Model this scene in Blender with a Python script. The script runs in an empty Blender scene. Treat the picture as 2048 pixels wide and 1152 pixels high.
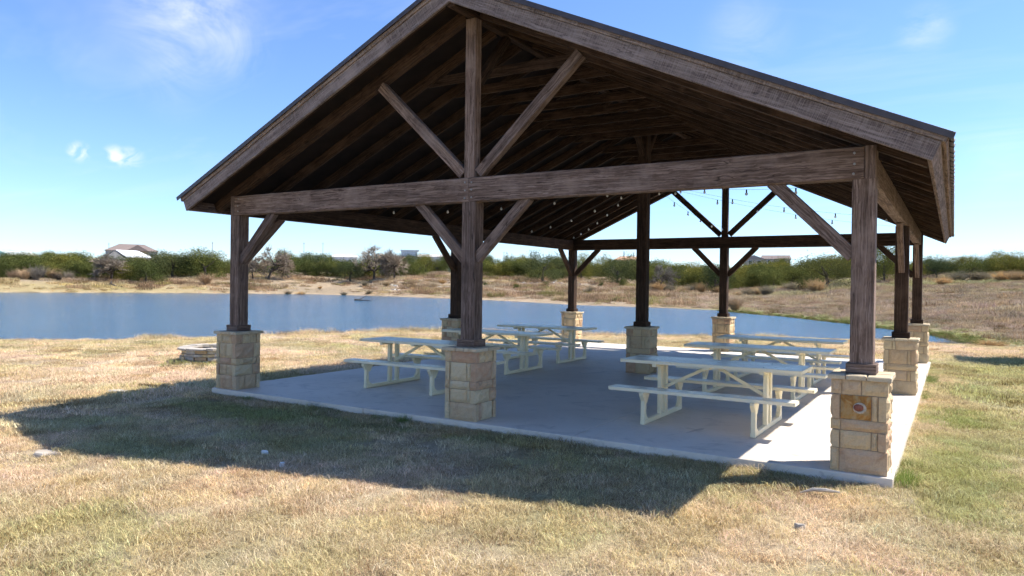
import bpy, math, random
import numpy as np
from mathutils import Matrix, Vector

random.seed(7)
rng = np.random.default_rng(7)
S = bpy.context.scene
COL = S.collection

# ------------------------------------------------------------------ camera
cam_d = bpy.data.cameras.new('camera')
cam = bpy.data.objects.new('camera', cam_d)
COL.objects.link(cam)
CAM = Vector((5.8146, -8.4465, 1.8963))
YAW, PITCH, ROLL = 0.5476, -0.0055, 0.0129
_c, _s = math.cos(YAW), math.sin(YAW)
_F = Vector((-_s*math.cos(PITCH), _c*math.cos(PITCH), math.sin(PITCH)))
_R = Vector((_c, _s, 0)); _U = _R.cross(_F)
_R2 = _R*math.cos(ROLL)+_U*math.sin(ROLL); _U2 = _U*math.cos(ROLL)-_R*math.sin(ROLL)
M = Matrix((( _R2.x, _U2.x, -_F.x, CAM.x), (_R2.y, _U2.y, -_F.y, CAM.y), (_R2.z, _U2.z, -_F.z, CAM.z), (0, 0, 0, 1)))
cam.matrix_world = M
cam_d.sensor_width = 36.0
cam_d.lens = 36.0*1449.3/2048
cam_d.clip_start = 0.1
cam_d.clip_end = 6000
S.camera = cam

# ------------------------------------------------------------------ world, sun, exposure
SUN_TO = Vector((0.60, 0.485, 1.0)).normalized()
EL = math.asin(SUN_TO.z)
AZ = math.atan2(SUN_TO.x, SUN_TO.y)
W = bpy.data.worlds.new('World'); S.world = W; W.use_nodes = True
nt = W.node_tree; N = nt.nodes; L = nt.links
for n in list(N): N.remove(n)
out = N.new('ShaderNodeOutputWorld'); bg = N.new('ShaderNodeBackground')
sky = N.new('ShaderNodeTexSky'); sky.sky_type = 'NISHITA'; sky.sun_disc = False
sky.sun_elevation = EL; sky.sun_rotation = AZ
sky.altitude = 250; sky.air_density = 1.0; sky.dust_density = 0.15; sky.ozone_density = 3.0
bg.inputs['Strength'].default_value = 0.105
tc = N.new('ShaderNodeTexCoord')

def wmath(op, a, b=None, clamp=False):
    n = N.new('ShaderNodeMath'); n.operation = op; n.use_clamp = clamp
    for i, v in enumerate((a, b)):
        if v is None: continue
        if isinstance(v, (int, float)): n.inputs[i].default_value = v
        else: L.new(v, n.inputs[i])
    return n.outputs[0]
sep = N.new('ShaderNodeSeparateXYZ'); L.new(tc.outputs['Generated'], sep.inputs[0])
dz = wmath('ADD', wmath('MAXIMUM', sep.outputs[2], 0.0), 0.12)
comb = N.new('ShaderNodeCombineXYZ')
L.new(wmath('DIVIDE', sep.outputs[0], dz), comb.inputs[0]); L.new(wmath('DIVIDE', sep.outputs[1], dz), comb.inputs[1])
mp = N.new('ShaderNodeMapping'); mp.inputs['Scale'].default_value = (0.55, 1.5, 1); mp.inputs['Rotation'].default_value = (0, 0, 0.7)
mp.inputs['Location'].default_value = (3.1, 1.7, 0)
L.new(comb.outputs[0], mp.inputs[0])
nz = N.new('ShaderNodeTexNoise'); nz.inputs['Scale'].default_value = 1.3; nz.inputs['Detail'].default_value = 4
nz.inputs['Roughness'].default_value = 0.62; nz.inputs['Distortion'].default_value = 0.9
L.new(mp.outputs[0], nz.inputs['Vector'])
rp = N.new('ShaderNodeMapRange'); rp.inputs[1].default_value = 0.50; rp.inputs[2].default_value = 0.82
L.new(nz.outputs[0], rp.inputs[0])
veil = wmath('MULTIPLY', rp.outputs[0], 0.16)
# a few named wisps: direction, angular radius, weight
fine = N.new('ShaderNodeTexNoise'); fine.inputs['Scale'].default_value = 5.5; fine.inputs['Detail'].default_value = 5
fine.inputs['Roughness'].default_value = 0.68; fine.inputs['Distortion'].default_value = 1.2
mp2 = N.new('ShaderNodeMapping'); mp2.inputs['Scale'].default_value = (1.0, 1.0, 1.7); mp2.inputs['Rotation'].default_value = (0.5, 0.3, 0.2)
L.new(tc.outputs['Generated'], mp2.inputs[0]); L.new(mp2.outputs[0], fine.inputs['Vector'])
frp = N.new('ShaderNodeMapRange'); frp.inputs[1].default_value = 0.36; frp.inputs[2].default_value = 0.72
L.new(fine.outputs[0], frp.inputs[0])
puff = N.new('ShaderNodeTexNoise'); puff.inputs['Scale'].default_value = 40; puff.inputs['Detail'].default_value = 3; puff.inputs['Distortion'].default_value = .8
L.new(mp2.outputs[0], puff.inputs['Vector'])
prp = N.new('ShaderNodeMapRange'); prp.inputs[1].default_value = 0.42; prp.inputs[2].default_value = 0.70
L.new(puff.outputs[0], prp.inputs[0])
total = veil
def dirpx(px, py):
    return (_F + _R2*((px-1024)/1449.3) + _U2*((576-py)/1449.3)).normalized()
WISPS = [(430, 60, 0.09, .9), (340, 0, .10, .7), (158, 304, 0.016, 2.2), (230, 314, 0.018, 1.8), (265, 315, 0.018, 1.6), (350, 165, 0.06, .35), (1850, 58, 0.04, .75), (1490, 75, 0.07, .45), (2000, 330, 0.07, .4)]
for px, py, rad, wgt in WISPS:
    d = dirpx(px, py)
    vd = N.new('ShaderNodeVectorMath'); vd.operation = 'DISTANCE'
    L.new(tc.outputs['Generated'], vd.inputs[0]); vd.inputs[1].default_value = d
    m = N.new('ShaderNodeMapRange'); m.interpolation_type = 'SMOOTHSTEP'
    m.inputs[1].default_value = rad; m.inputs[2].default_value = rad*0.1; m.inputs[3].default_value = 0; m.inputs[4].default_value = 0.5*wgt
    L.new(vd.outputs['Value'], m.inputs[0])
    if rad < .03:
        total = wmath('ADD', total, wmath('MULTIPLY', m.outputs[0], prp.outputs[0])); continue
    total = wmath('ADD', total, wmath('MULTIPLY', m.outputs[0], frp.outputs[0]))
hz = N.new('ShaderNodeMapRange'); hz.inputs[1].default_value = 0.0; hz.inputs[2].default_value = 0.16; L.new(sep.outputs[2], hz.inputs[0])
total = wmath('MINIMUM', wmath('MULTIPLY', total, hz.outputs[0]), 0.85)
cm = N.new('ShaderNodeMix'); cm.data_type = 'RGBA'
tint = N.new('ShaderNodeMix'); tint.data_type = 'RGBA'; tint.blend_type = 'MULTIPLY'; tint.inputs[0].default_value = 1.0
L.new(sky.outputs[0], tint.inputs[6]); tint.inputs[7].default_value = (.48, .555, .70, 1)      # clear dry air: deeper blue
L.new(total, cm.inputs[0]); L.new(tint.outputs[2], cm.inputs[6]); cm.inputs[7].default_value = (3.5, 3.6, 3.75, 1)
L.new(cm.outputs[2], bg.inputs['Color']); L.new(bg.outputs[0], out.inputs[0])

sun_d = bpy.data.lights.new('sun', 'SUN'); sun_d.energy = 2.9; sun_d.angle = math.radians(0.53); sun_d.color = (1.0, 0.94, 0.85)
sun = bpy.data.objects.new('sun', sun_d); COL.objects.link(sun)
sun.rotation_euler = SUN_TO.to_track_quat('Z', 'Y').to_euler()
sun.location = (20, 18, 40)
S.view_settings.view_transform = 'Standard'; S.view_settings.look = 'None'
S.view_settings.exposure = 1.7; S.view_settings.gamma = 1.0; S.view_settings.use_curve_mapping = False
S.render.engine = 'CYCLES'
S.cycles.max_bounces = 6; S.cycles.diffuse_bounces = 5; S.cycles.transparent_max_bounces = 8
S.cycles.use_adaptive_sampling = True; S.cycles.adaptive_threshold = 0.03; S.cycles.use_light_tree = False

# ------------------------------------------------------------------ helpers
def tag(o, label=None, cat=None, group=None, kind=None):
    if label: o['label'] = label
    if cat: o['category'] = cat
    if group: o['group'] = group
    if kind: o['kind'] = kind
    return o

def mkmesh(name, V, Fc, mat=None, smooth=False):
    me = bpy.data.meshes.new(name)
    V = np.asarray(V, dtype=np.float64)
    me.from_pydata(V.tolist(), [], [list(map(int, f)) for f in Fc])
    if mat: me.materials.append(mat)
    if smooth: me.polygons.foreach_set('use_smooth', [True]*len(me.polygons))
    me.update()
    return me

def link(name, data, parent=None, loc=(0, 0, 0), rotz=0.0):
    o = bpy.data.objects.new(name, data); COL.objects.link(o)
    o.location = loc
    if rotz: o.rotation_euler = (0, 0, rotz)
    if parent is not None: o.parent = parent
    return o

def empty(name, loc=(0, 0, 0), rotz=0.0):
    o = link(name, None, None, loc, rotz); o.empty_display_size = 0.3
    return o

def fattr(me, name, arr, typ='FLOAT_VECTOR'):
    a = me.attributes.new(name, typ, 'POINT')
    arr = np.asarray(arr, dtype=np.float32)
    a.data.foreach_set('color' if typ == 'FLOAT_COLOR' else ('vector' if typ == 'FLOAT_VECTOR' else 'value'), arr.ravel())

class MB:
    """collects verts/faces"""
    def __init__(s): s.V = []; s.F = []
    def add(s, V, Fc):
        b = len(s.V); s.V.extend([tuple(v) for v in V]); s.F.extend([tuple(i+b for i in f) for f in Fc])
    def box(s, lo, hi):
        x0, y0, z0 = lo; x1, y1, z1 = hi
        s.add([(x0,y0,z0),(x1,y0,z0),(x1,y1,z0),(x0,y1,z0),(x0,y0,z1),(x1,y0,z1),(x1,y1,z1),(x0,y1,z1)],
              [(0,3,2,1),(4,5,6,7),(0,1,5,4),(1,2,6,5),(2,3,7,6),(3,0,4,7)])
    def bar(s, p0, p1, w, h, up=(0, 0, 1)):
        V, Fc, _ = bar_geo(p0, p1, w, h, up, min(w, h)*.12); s.add(V, Fc)
    def tube(s, pts, rad, n=6):
        pts = [Vector(p) for p in pts]; rads = rad if hasattr(rad, '__len__') else [rad]*len(pts)
        V = []; Fc = []
        for i, p in enumerate(pts):
            t = (pts[min(i+1, len(pts)-1)]-pts[max(i-1, 0)]).normalized()
            a = t.orthogonal().normalized() if abs(t.z) > .95 else t.cross(Vector((0, 0, 1))).normalized()
            b = t.cross(a)
            for k in range(n):
                th = 2*math.pi*k/n; V.append(p+(a*math.cos(th)+b*math.sin(th))*rads[i])
        for i in range(len(pts)-1):
            for k in range(n):
                Fc.append((i*n+k, i*n+(k+1) % n, (i+1)*n+(k+1) % n, (i+1)*n+k))
        Fc.append(tuple(range(n))[::-1]); Fc.append(tuple((len(pts)-1)*n+k for k in range(n)))
        s.add(V, Fc)
    def lathe(s, prof, n=10, c=(0, 0, 0)):
        V = []; Fc = []
        for r, z in prof:
            for k in range(n):
                th = 2*math.pi*k/n; V.append((c[0]+r*math.cos(th), c[1]+r*math.sin(th), c[2]+z))
        for i in range(len(prof)-1):
            for k in range(n): Fc.append((i*n+k, i*n+(k+1) % n, (i+1)*n+(k+1) % n, (i+1)*n+k))
        Fc.append(tuple(range(n))[::-1]); Fc.append(tuple((len(prof)-1)*n+k for k in range(n)))
        s.add(V, Fc)
    def mesh(s, name, mat, smooth=False): return mkmesh(name, s.V, s.F, mat, smooth)
    def build(s, name, mat, parent=None, loc=(0, 0, 0), smooth=False, rotz=0):
        return link(name, s.mesh(name, mat, smooth), parent, loc, rotz)

def bar_geo(p0, p1, w, h, up=(0, 0, 1), bev=0.008, cut0=0.0, cut1=0.0, nseg=1):
    """chamfered bar; cut = slant of the end along the h direction"""
    p0 = Vector(p0); p1 = Vector(p1); X = (p1-p0); ln = X.length; X.normalize()
    up = Vector(up); Y = up.cross(X)
    if Y.length < 1e-5: Y = Vector((0, 1, 0))
    Y.normalize(); Z = X.cross(Y)
    a, b = w/2, h/2; e = bev
    sec = [(-a+e,-b),(a-e,-b),(a,-b+e),(a,b-e),(a-e,b),(-a+e,b),(-a,b-e),(-a,-b+e)]
    V = []; G = []
    for k in range(nseg+1):
        for (y, z) in sec:
            t = ln*k/nseg
            x = t + (cut0*(z/b)*(1-k/nseg) if k < nseg else 0) + (cut1*(z/b) if k == nseg else 0)
            V.append(X*x+Y*y+Z*z); G.append((x, y, z))
    Fc = []
    for k in range(nseg):
        for i in range(8): Fc.append((k*8+i, k*8+(i+1) % 8, k*8+8+(i+1) % 8, k*8+8+i))
    Fc.append(tuple(range(8))[::-1]); Fc.append(tuple(nseg*8+i for i in range(8)))
    V = [v+p0 for v in V]
    return V, Fc, G

def timber(name, p0, p1, w, h, mat, parent, up=(0, 0, 1), bev=0.009, cut0=0, cut1=0):
    V, Fc, G = bar_geo(p0, p1, w, h, up, bev, cut0, cut1)
    p0 = Vector(p0)
    me = mkmesh(name, [tuple(v-p0) for v in V], Fc, mat)
    fattr(me, 'grain', G)
    return link(name, me, parent, p0)

# value noise on numpy arrays
def vnoise(x, y, seed=0):
    x = np.asarray(x, float); y = np.asarray(y, float)
    xi = np.floor(x).astype(np.int64); yi = np.floor(y).astype(np.int64); fx = x-xi; fy = y-yi
    def h(a, b):
        n = (a*374761393+b*668265263+seed*974711) & 0xffffffff
        n = ((n ^ (n >> 13))*1274126177) & 0xffffffff
        return ((n ^ (n >> 16)) & 0xffff)/65535.0
    u = fx*fx*(3-2*fx); v = fy*fy*(3-2*fy)
    return (h(xi, yi)*(1-u)+h(xi+1, yi)*u)*(1-v)+(h(xi, yi+1)*(1-u)+h(xi+1, yi+1)*u)*v
def fbm(x, y, sc, seed=0, oct=4):
    t = 0; a = .5; tot = 0
    for o in range(oct):
        t = t+a*vnoise(np.asarray(x)/sc*2**o, np.asarray(y)/sc*2**o, seed+o*17); tot += a; a *= .5
    return t/tot
def sstep(a, b, x):
    t = np.clip((np.asarray(x, float)-a)/(b-a), 0, 1); return t*t*(3-2*t)

# ------------------------------------------------------------------ materials
class Mat:
    def __init__(s, name):
        s.m = bpy.data.materials.new(name); s.m.use_nodes = True
        s.t = s.m.node_tree; s.n = s.t.nodes; s.l = s.t.links
        s.b = s.n['Principled BSDF']; s.o = s.n['Material Output']
    def new(s, typ, **kw):
        n = s.n.new(typ)
        for k, v in kw.items(): setattr(n, k, v)
        return n
    def set(s, sock, v):
        if hasattr(v, 'is_linked') or isinstance(v, bpy.types.NodeSocket): s.l.new(v, sock)
        else: sock.default_value = v
    def noise(s, vec, scale, detail=4, rough=.55, dist=0):
        n = s.new('ShaderNodeTexNoise'); n.inputs['Scale'].default_value = scale; n.inputs['Detail'].default_value = detail
        n.inputs['Roughness'].default_value = rough; n.inputs['Distortion'].default_value = dist
        if vec is not None: s.l.new(vec, n.inputs['Vector'])
        return n.outputs[0]
    def ramp(s, fac, stops):
        r = s.new('ShaderNodeValToRGB'); e = r.color_ramp.elements
        while len(e) > 1: e.remove(e[-1])
        e[0].position = stops[0][0]; e[0].color = (*stops[0][1], 1)
        for p, c in stops[1:]:
            k = e.new(p); k.color = (*c, 1)
        s.l.new(fac, r.inputs[0]); return r.outputs[0]
    def mapr(s, v, a, b, c=0., d=1.):
        n = s.new('ShaderNodeMapRange'); s.l.new(v, n.inputs[0])
        for i, q in enumerate((a, b, c, d)): n.inputs[i+1].default_value = q
        return n.outputs[0]
    def math(s, op, a, b=None):
        n = s.new('ShaderNodeMath', operation=op); s.set(n.inputs[0], a)
        if b is not None: s.set(n.inputs[1], b)
        return n.outputs[0]
    def mix(s, f, a, b, blend='MIX'):
        n = s.new('ShaderNodeMix', data_type='RGBA', blend_type=blend); s.set(n.inputs[0], f)
        for i, q in ((6, a), (7, b)):
            s.set(n.inputs[i], (*q, 1) if isinstance(q, tuple) and len(q) == 3 else q)
        return n.outputs[2]
    def vmap(s, vec, scale=(1, 1, 1), loc=None, rot=(0, 0, 0)):
        n = s.new('ShaderNodeMapping'); s.l.new(vec, n.inputs[0]); n.inputs['Scale'].default_value = scale; n.inputs['Rotation'].default_value = rot
        if loc is not None: s.set(n.inputs['Location'], loc)
        return n.outputs[0]
    def bump(s, h, strength=.3, dist=.02):
        n = s.new('ShaderNodeBump'); n.inputs['Strength'].default_value = strength; n.inputs['Distance'].default_value = dist
        s.l.new(h, n.inputs['Height']); s.l.new(n.outputs[0], s.b.inputs['Normal']); return n
    def obj(s): return s.new('ShaderNodeTexCoord').outputs['Object']
    def pos(s): return s.new('ShaderNodeNewGeometry').outputs['Position']
    def rand(s): return s.new('ShaderNodeObjectInfo').outputs['Random']
    def attr(s, name, typ='GEOMETRY'):
        n = s.new('ShaderNodeAttribute'); n.attribute_name = name; n.attribute_type = typ; return n
    def base(s, c, rough=.8, spec=.3, metal=0):
        s.set(s.b.inputs['Base Color'], (*c, 1) if isinstance(c, tuple) and len(c) == 3 else c)
        s.set(s.b.inputs['Roughness'], rough); s.b.inputs['Specular IOR Level'].default_value = spec
        s.b.inputs['Metallic'].default_value = metal; return s

def wood_mat(name, dark, mid, light, sawn=0.0, fine=1.0):
    m = Mat(name)
    g = m.attr('grain').outputs['Vector']
    cb = m.new('ShaderNodeCombineXYZ'); r = m.rand()
    m.set(cb.inputs[0], m.math('MULTIPLY', r, 37.0)); m.set(cb.inputs[1], m.math('MULTIPLY', r, 11.0)); m.set(cb.inputs[2], m.math('MULTIPLY', r, 5.0))
    v = m.vmap(g, (1, 1, 1), cb.outputs[0])
    warp = m.noise(v, 3.0, 3)
    wv = m.new('ShaderNodeVectorMath', operation='ADD'); m.l.new(v, wv.inputs[0])
    wc = m.new('ShaderNodeCombineXYZ'); m.set(wc.inputs[1], m.math('MULTIPLY', warp, .05)); m.set(wc.inputs[2], m.math('MULTIPLY', warp, .05)); m.l.new(wc.outputs[0], wv.inputs[1])
    gr = m.noise(m.vmap(wv.outputs[0], (2.2, 60*fine, 60*fine)), 1.0, 6, .65, .6)
    streak = m.noise(m.vmap(wv.outputs[0], (.9, 14, 14)), 1.0, 4, .6)
    blot = m.noise(v, 2.4, 4, .6)
    c = m.ramp(gr, [(.32, dark), (.5, mid), (.68, light)])
    c = m.mix(m.mapr(streak, .45, .72, 0, .75), c, dark)
    c = m.mix(m.mapr(blot, .5, .75, 0, .6), c, light)
    # knots
    vo = m.new('ShaderNodeTexVoronoi', feature='F1'); m.l.new(m.vmap(v, (1.5, 5, 5)), vo.inputs['Vector']); vo.inputs['Scale'].default_value = 1.0
    kn = m.mapr(m.math('ADD', vo.outputs['Distance'], m.math('MULTIPLY', gr, .06)), .07, .13, 1, 0)
    c = m.mix(m.math('MULTIPLY', kn, .65), c, tuple(x*.35 for x in dark))
    ck = m.noise(m.vmap(wv.outputs[0], (.8, 9, 9)), 1.0, 2, .5)
    ckl = m.math('MULTIPLY', m.mapr(m.math('ABSOLUTE', m.math('SUBTRACT', ck, .5)), .0, .010, 1, 0), m.mapr(m.noise(v, 1.3, 2), .45, .6, 0, 1))
    c = m.mix(m.math('MULTIPLY', ckl, .8), c, tuple(x*.3 for x in dark))
    h = m.math('SUBTRACT', m.math('SUBTRACT', gr, m.math('MULTIPLY', kn, .3)), m.math('MULTIPLY', ckl, .8))
    if sawn:
        sw = m.noise(m.vmap(v, (110, 4, 4)), 1.0, 2, .6)
        c = m.mix(m.mapr(sw, .4, .7, 0, sawn), c, light)
        h = m.math('ADD', h, m.math('MULTIPLY', sw, .7))
    # per-member tone
    c = m.mix(1.0, c, m.ramp(m.rand(), [(0, (.78, .78, .80)), (1, (1.12, 1.08, 1.04))]), 'MULTIPLY')
    m.base(c, .85, .2); m.bump(h, .45, .006)
    return m.m

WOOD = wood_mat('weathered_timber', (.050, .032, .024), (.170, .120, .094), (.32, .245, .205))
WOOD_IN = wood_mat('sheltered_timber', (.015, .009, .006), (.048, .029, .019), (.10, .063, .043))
WOOD_SAWN = wood_mat('rough_sawn_timber', (.050, .036, .031), (.185, .145, .128), (.36, .305, .28), sawn=.6)

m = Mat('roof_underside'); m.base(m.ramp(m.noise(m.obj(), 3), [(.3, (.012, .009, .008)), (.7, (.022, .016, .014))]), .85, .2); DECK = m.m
m = Mat('brown_roof_metal'); m.base(m.ramp(m.noise(m.obj(), 6, 4), [(.3, (.030, .024, .028)), (.7, (.055, .045, .048))]), .45, .5, .0); METAL_ROOF = m.m

def stone_mat(name, stops, stain=True):
    m = Mat(name)
    o = m.obj(); r = m.rand()
    cb = m.new('ShaderNodeCombineXYZ'); m.set(cb.inputs[0], m.math('MULTIPLY', r, 31.)); m.set(cb.inputs[2], m.math('MULTIPLY', r, 17.))
    v = m.vmap(o, (1, 1, 1), cb.outputs[0])
    c = m.ramp(r, stops)
    c = m.mix(m.mapr(m.noise(v, 9, 5, .6), .4, .75, 0, .45), c, (.60, .50, .35))
    c = m.mix(m.mapr(m.noise(v, 4.5, 4, .6, .8), .55, .75, 0, .55), c, (.30, .155, .075))
    c = m.mix(m.mapr(m.noise(v, 60, 3, .7), .35, .7, .25, 0), c, (.17, .125, .08))
    m.base(c, .9, .2); m.bump(m.noise(v, 38, 7, .65), .5, .012)
    return m.m
STONE = stone_mat('tan_sandstone', [(0, (.60, .44, .25)), (.25, (.64, .50, .30)), (.5, (.56, .40, .235)), (.68, (.50, .31, .195)), (.82, (.66, .54, .34)), (1, (.60, .45, .26))])
CAPST = stone_mat('cap_limestone', [(0, (.56, .46, .31)), (.5, (.60, .51, .36)), (1, (.52, .41, .26))])
m = Mat('mortar'); m.base(m.ramp(m.noise(m.obj(), 40, 4), [(.3, (.26, .20, .135)), (.7, (.38, .30, .21))]), .95, .1); MORTAR = m.m
m = Mat('ochre_stone'); n1 = m.noise(m.obj(), 7, 5, .65, 1.2)
m.base(m.ramp(n1, [(.3, (.20, .085, .025)), (.45, (.36, .17, .045)), (.55, (.40, .26, .11)), (.7, (.40, .29, .17))]), .9, .2); m.bump(n1, .5, .02); OCHRE = m.m
m = Mat('red_nodule'); m.base(m.ramp(m.noise(m.obj(), 30, 4), [(.3, (.17, .055, .035)), (.7, (.30, .12, .085))]), .85, .2); NODULE = m.m
m = Mat('nodule_rim'); m.base(m.ramp(m.noise(m.obj(), 40, 4), [(.3, (.34, .27, .20)), (.7, (.60, .54, .45))]), .9, .2); NODRIM = m.m

m = Mat('concrete'); p = m.pos()
big = m.noise(p, .55, 5, .6, .4); fn = m.noise(p, 14, 6, .7)
c = m.ramp(big, [(.28, (.58, .51, .42)), (.5, (.68, .60, .50)), (.72, (.74, .66, .555))])
c = m.mix(m.mapr(fn, .3, .75, .28, 0), c, (.50, .44, .37))
c = m.mix(m.mapr(m.noise(p, 1.6, 4, .65, 1.5), .54, .72, 0, .6), c, (.40, .36, .31))
c = m.mix(m.mapr(m.noise(m.vmap(p, (1, .35, 1)), 4.3, 3, .5, .5), .70, .76, 0, .5), c, (.25, .22, .195))
c = m.mix(m.mapr(m.noise(p, 3.1, 5, .7, .6), .58, .70, 0, .35), c, (.36, .31, .25))
m.base(c, m.mapr(fn, .3, .7, .5, .75), .35); m.bump(fn, .15, .004); CONC = m.m

m = Mat('cream_powder_coat'); p = m.obj()
c = m.mix(m.mapr(m.noise(p, 22, 5, .7), .5, .8, 0, .35), (.80, .71, .47), (.64, .55, .34))
m.base(c, .38, .5); CREAM = m.m
m = Mat('pale_plank_paint'); p = m.obj()
pn = m.noise(m.vmap(p, (2, 14, 14)), 1.5, 4, .6)
c = m.mix(m.mapr(pn, .45, .75, 0, .4), (.82, .745, .54), (.70, .62, .42))
c = m.mix(m.mapr(m.noise(p, 5, 5, .7, 1), .62, .72, 0, .5), c, (.40, .34, .24))
m.base(c, m.mapr(pn, .3, .7, .20, .42), .35); PLANK = m.m
m = Mat('steel_bolt'); m.base((.30, .29, .27), .4, .5, .8); STEEL = m.m
m = Mat('black_rubber'); m.base((.015, .015, .015), .6, .3); BLACK = m.m
m = Mat('bulb_glass'); m.base((.92, .92, .88), .08, .6); m.b.inputs['Transmission Weight'].default_value = .55; m.b.inputs['IOR'].default_value = 1.3; GLASS = m.m

# ground colour comes from a colour attribute (straw, green, bare soil) broken up by fine noise
m = Mat('ground_cover'); a = m.attr('col').outputs['Color']; p = m.pos()
f1 = m.noise(p, 9, 6, .7); f2 = m.noise(p, 1.1, 5, .65); f3 = m.noise(p, 60, 3, .7)
c = m.mix(1.0, a, m.ramp(f1, [(.25, (.55, .52, .5)), (.5, (.95, .95, .95)), (.75, (1.25, 1.25, 1.25))]), 'MULTIPLY')
c = m.mix(1.0, c, m.ramp(f2, [(.3, (.80, .80, .78)), (.7, (1.15, 1.13, 1.1))]), 'MULTIPLY')
c = m.mix(1.0, c, m.ramp(f3, [(.3, (.7, .7, .7)), (.7, (1.2, 1.2, 1.2))]), 'MULTIPLY')
m.base(c, .95, .05); m.bump(m.math('ADD', f1, f3), .7, .04); GROUND = m.m

def blade_mat(name, transl=.4):
    m = Mat(name)
    a = m.attr('col', 'INSTANCER').outputs['Color']
    sh = m.attr('shade').outputs['Fac']
    c = m.mix(1.0, a, m.ramp(sh, [(0, (.55, .50, .45)), (.4, (.95, .92, .86)), (.8, (1.2, 1.2, 1.15)), (1, (1.5, 1.5, 1.5))]), 'MULTIPLY')
    d = m.new('ShaderNodeBsdfDiffuse'); t = m.new('ShaderNodeBsdfTranslucent'); mx = m.new('ShaderNodeMixShader'); mx.inputs[0].default_value = transl
    m.l.new(c, d.inputs[0]); m.l.new(c, t.inputs[0]); m.l.new(d.outputs[0], mx.inputs[1]); m.l.new(t.outputs[0], mx.inputs[2]); m.l.new(mx.outputs[0], m.o.inputs[0])
    return m.m
BLADE = blade_mat('grass_blade')

m = Mat('lake_water'); p = m.pos()
w1 = m.noise(m.vmap(p, (1.0, 1.0, 1), rot=(0, 0, .5)), 1.1, 4, .6, .3); w2 = m.noise(m.vmap(p, (1.6, .7, 1), rot=(0, 0, -.4)), 3.2, 4, .65)
w3 = m.noise(p, .12, 3, .5)
c = m.ramp(w3, [(.3, (.035, .09, .15)), (.7, (.05, .11, .17))])
m.base(c, .12, .5); m.b.inputs['IOR'].default_value = 1.33
hh = m.math('ADD', m.math('MULTIPLY', w1, 1.0), m.math('MULTIPLY', w2, .7))
bn = m.bump(hh, 1.0, .14); WATER = m.m

def foliage_mat(name, a, b, c3, transl=.2):
    m = Mat(name); o = m.obj(); r = m.rand()
    n = m.noise(o, 1.1, 3, .6); n2 = m.noise(o, 5, 2, .6)
    c = m.ramp(m.math('ADD', m.math('MULTIPLY', n, .6), m.math('MULTIPLY', n2, .4)), [(.32, a), (.5, b), (.68, c3)])
    c = m.mix(1.0, c, m.ramp(r, [(0, (.58, .66, .74)), (.5, (1., 1., 1.)), (1, (1.5, 1.25, .95))]), 'MULTIPLY')
    d = m.new('ShaderNodeBsdfDiffuse'); t = m.new('ShaderNodeBsdfTranslucent'); mx = m.new('ShaderNodeMixShader'); mx.inputs[0].default_value = transl
    m.l.new(c, d.inputs[0]); m.l.new(c, t.inputs[0]); m.l.new(d.outputs[0], mx.inputs[1]); m.l.new(t.outputs[0], mx.inputs[2]); m.l.new(mx.outputs[0], m.o.inputs[0])
    return m.m
JUN = foliage_mat('juniper_foliage', (.062, .072, .022), (.125, .138, .040), (.215, .21, .062))
OAK = foliage_mat('live_oak_foliage', (.042, .056, .026), (.08, .098, .042), (.13, .14, .06))
TWIG = foliage_mat('bare_twigs', (.19, .155, .115), (.28, .23, .175), (.37, .31, .235), .15)
BUFF = foliage_mat('buff_brush', (.24, .185, .115), (.34, .27, .17), (.45, .36, .23), .3)
m = Mat('bark'); m.base(m.ramp(m.noise(m.vmap(m.obj(), (6, 6, 1)), 3, 5), [(.3, (.045, .035, .028)), (.7, (.12, .10, .085))]), .95, .1); BARK = m.m
m = Mat('grey_driftwood'); m.base(m.ramp(m.noise(m.obj(), 8, 5), [(.3, (.05, .042, .036)), (.7, (.14, .12, .10))]), .9, .1); DRIFT = m.m
m = Mat('white_limestone'); lv = m.noise(m.obj(), 5, 5)
m.base(m.mix(m.mapr(m.rand(), 0, 1, 0, .4), m.ramp(lv, [(.3, (.30, .26, .21)), (.6, (.52, .48, .42)), (.8, (.62, .58, .52))]), (.35, .29, .22)), .9, .2); m.bump(lv, .5, .03); LIME = m.m
def flat(name, c, rough=.7, var=.15, sc=2.0):
    m = Mat(name); m.base(m.ramp(m.noise(m.obj(), sc, 4), [(.3, tuple(x*(1-var) for x in c)), (.7, tuple(min(1, x*(1+var)) for x in c))]), rough, .3); return m.m
WHITE_METAL = flat('white_metal_roof', (.80, .81, .82), .45, .05)
GREY_WALL = flat('grey_siding', (.36, .34, .31)); WHITE_WALL = flat('white_siding', (.70, .72, .74)); BROWN_ROOF = flat('brown_shingle', (.20, .158, .14))
TEAL = flat('teal_trim', (.16, .30, .29)); PALE_ROOF = flat('pale_green_roof', (.42, .46, .43)); ORANGE_ROOF = flat('terracotta_roof', (.50, .31, .19)); GREY_ROOF = flat('grey_shingle', (.30, .27, .26))
m = Mat('window_glass'); m.base((.04, .05, .06), .12, .5); WIN = m.m
POLE = flat('pole_wood', (.16, .13, .11)); ASH = flat('ash', (.10, .095, .09), .95, .3, 9); PAPER = flat('white_paper', (.75, .75, .74), .7, .05)

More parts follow.
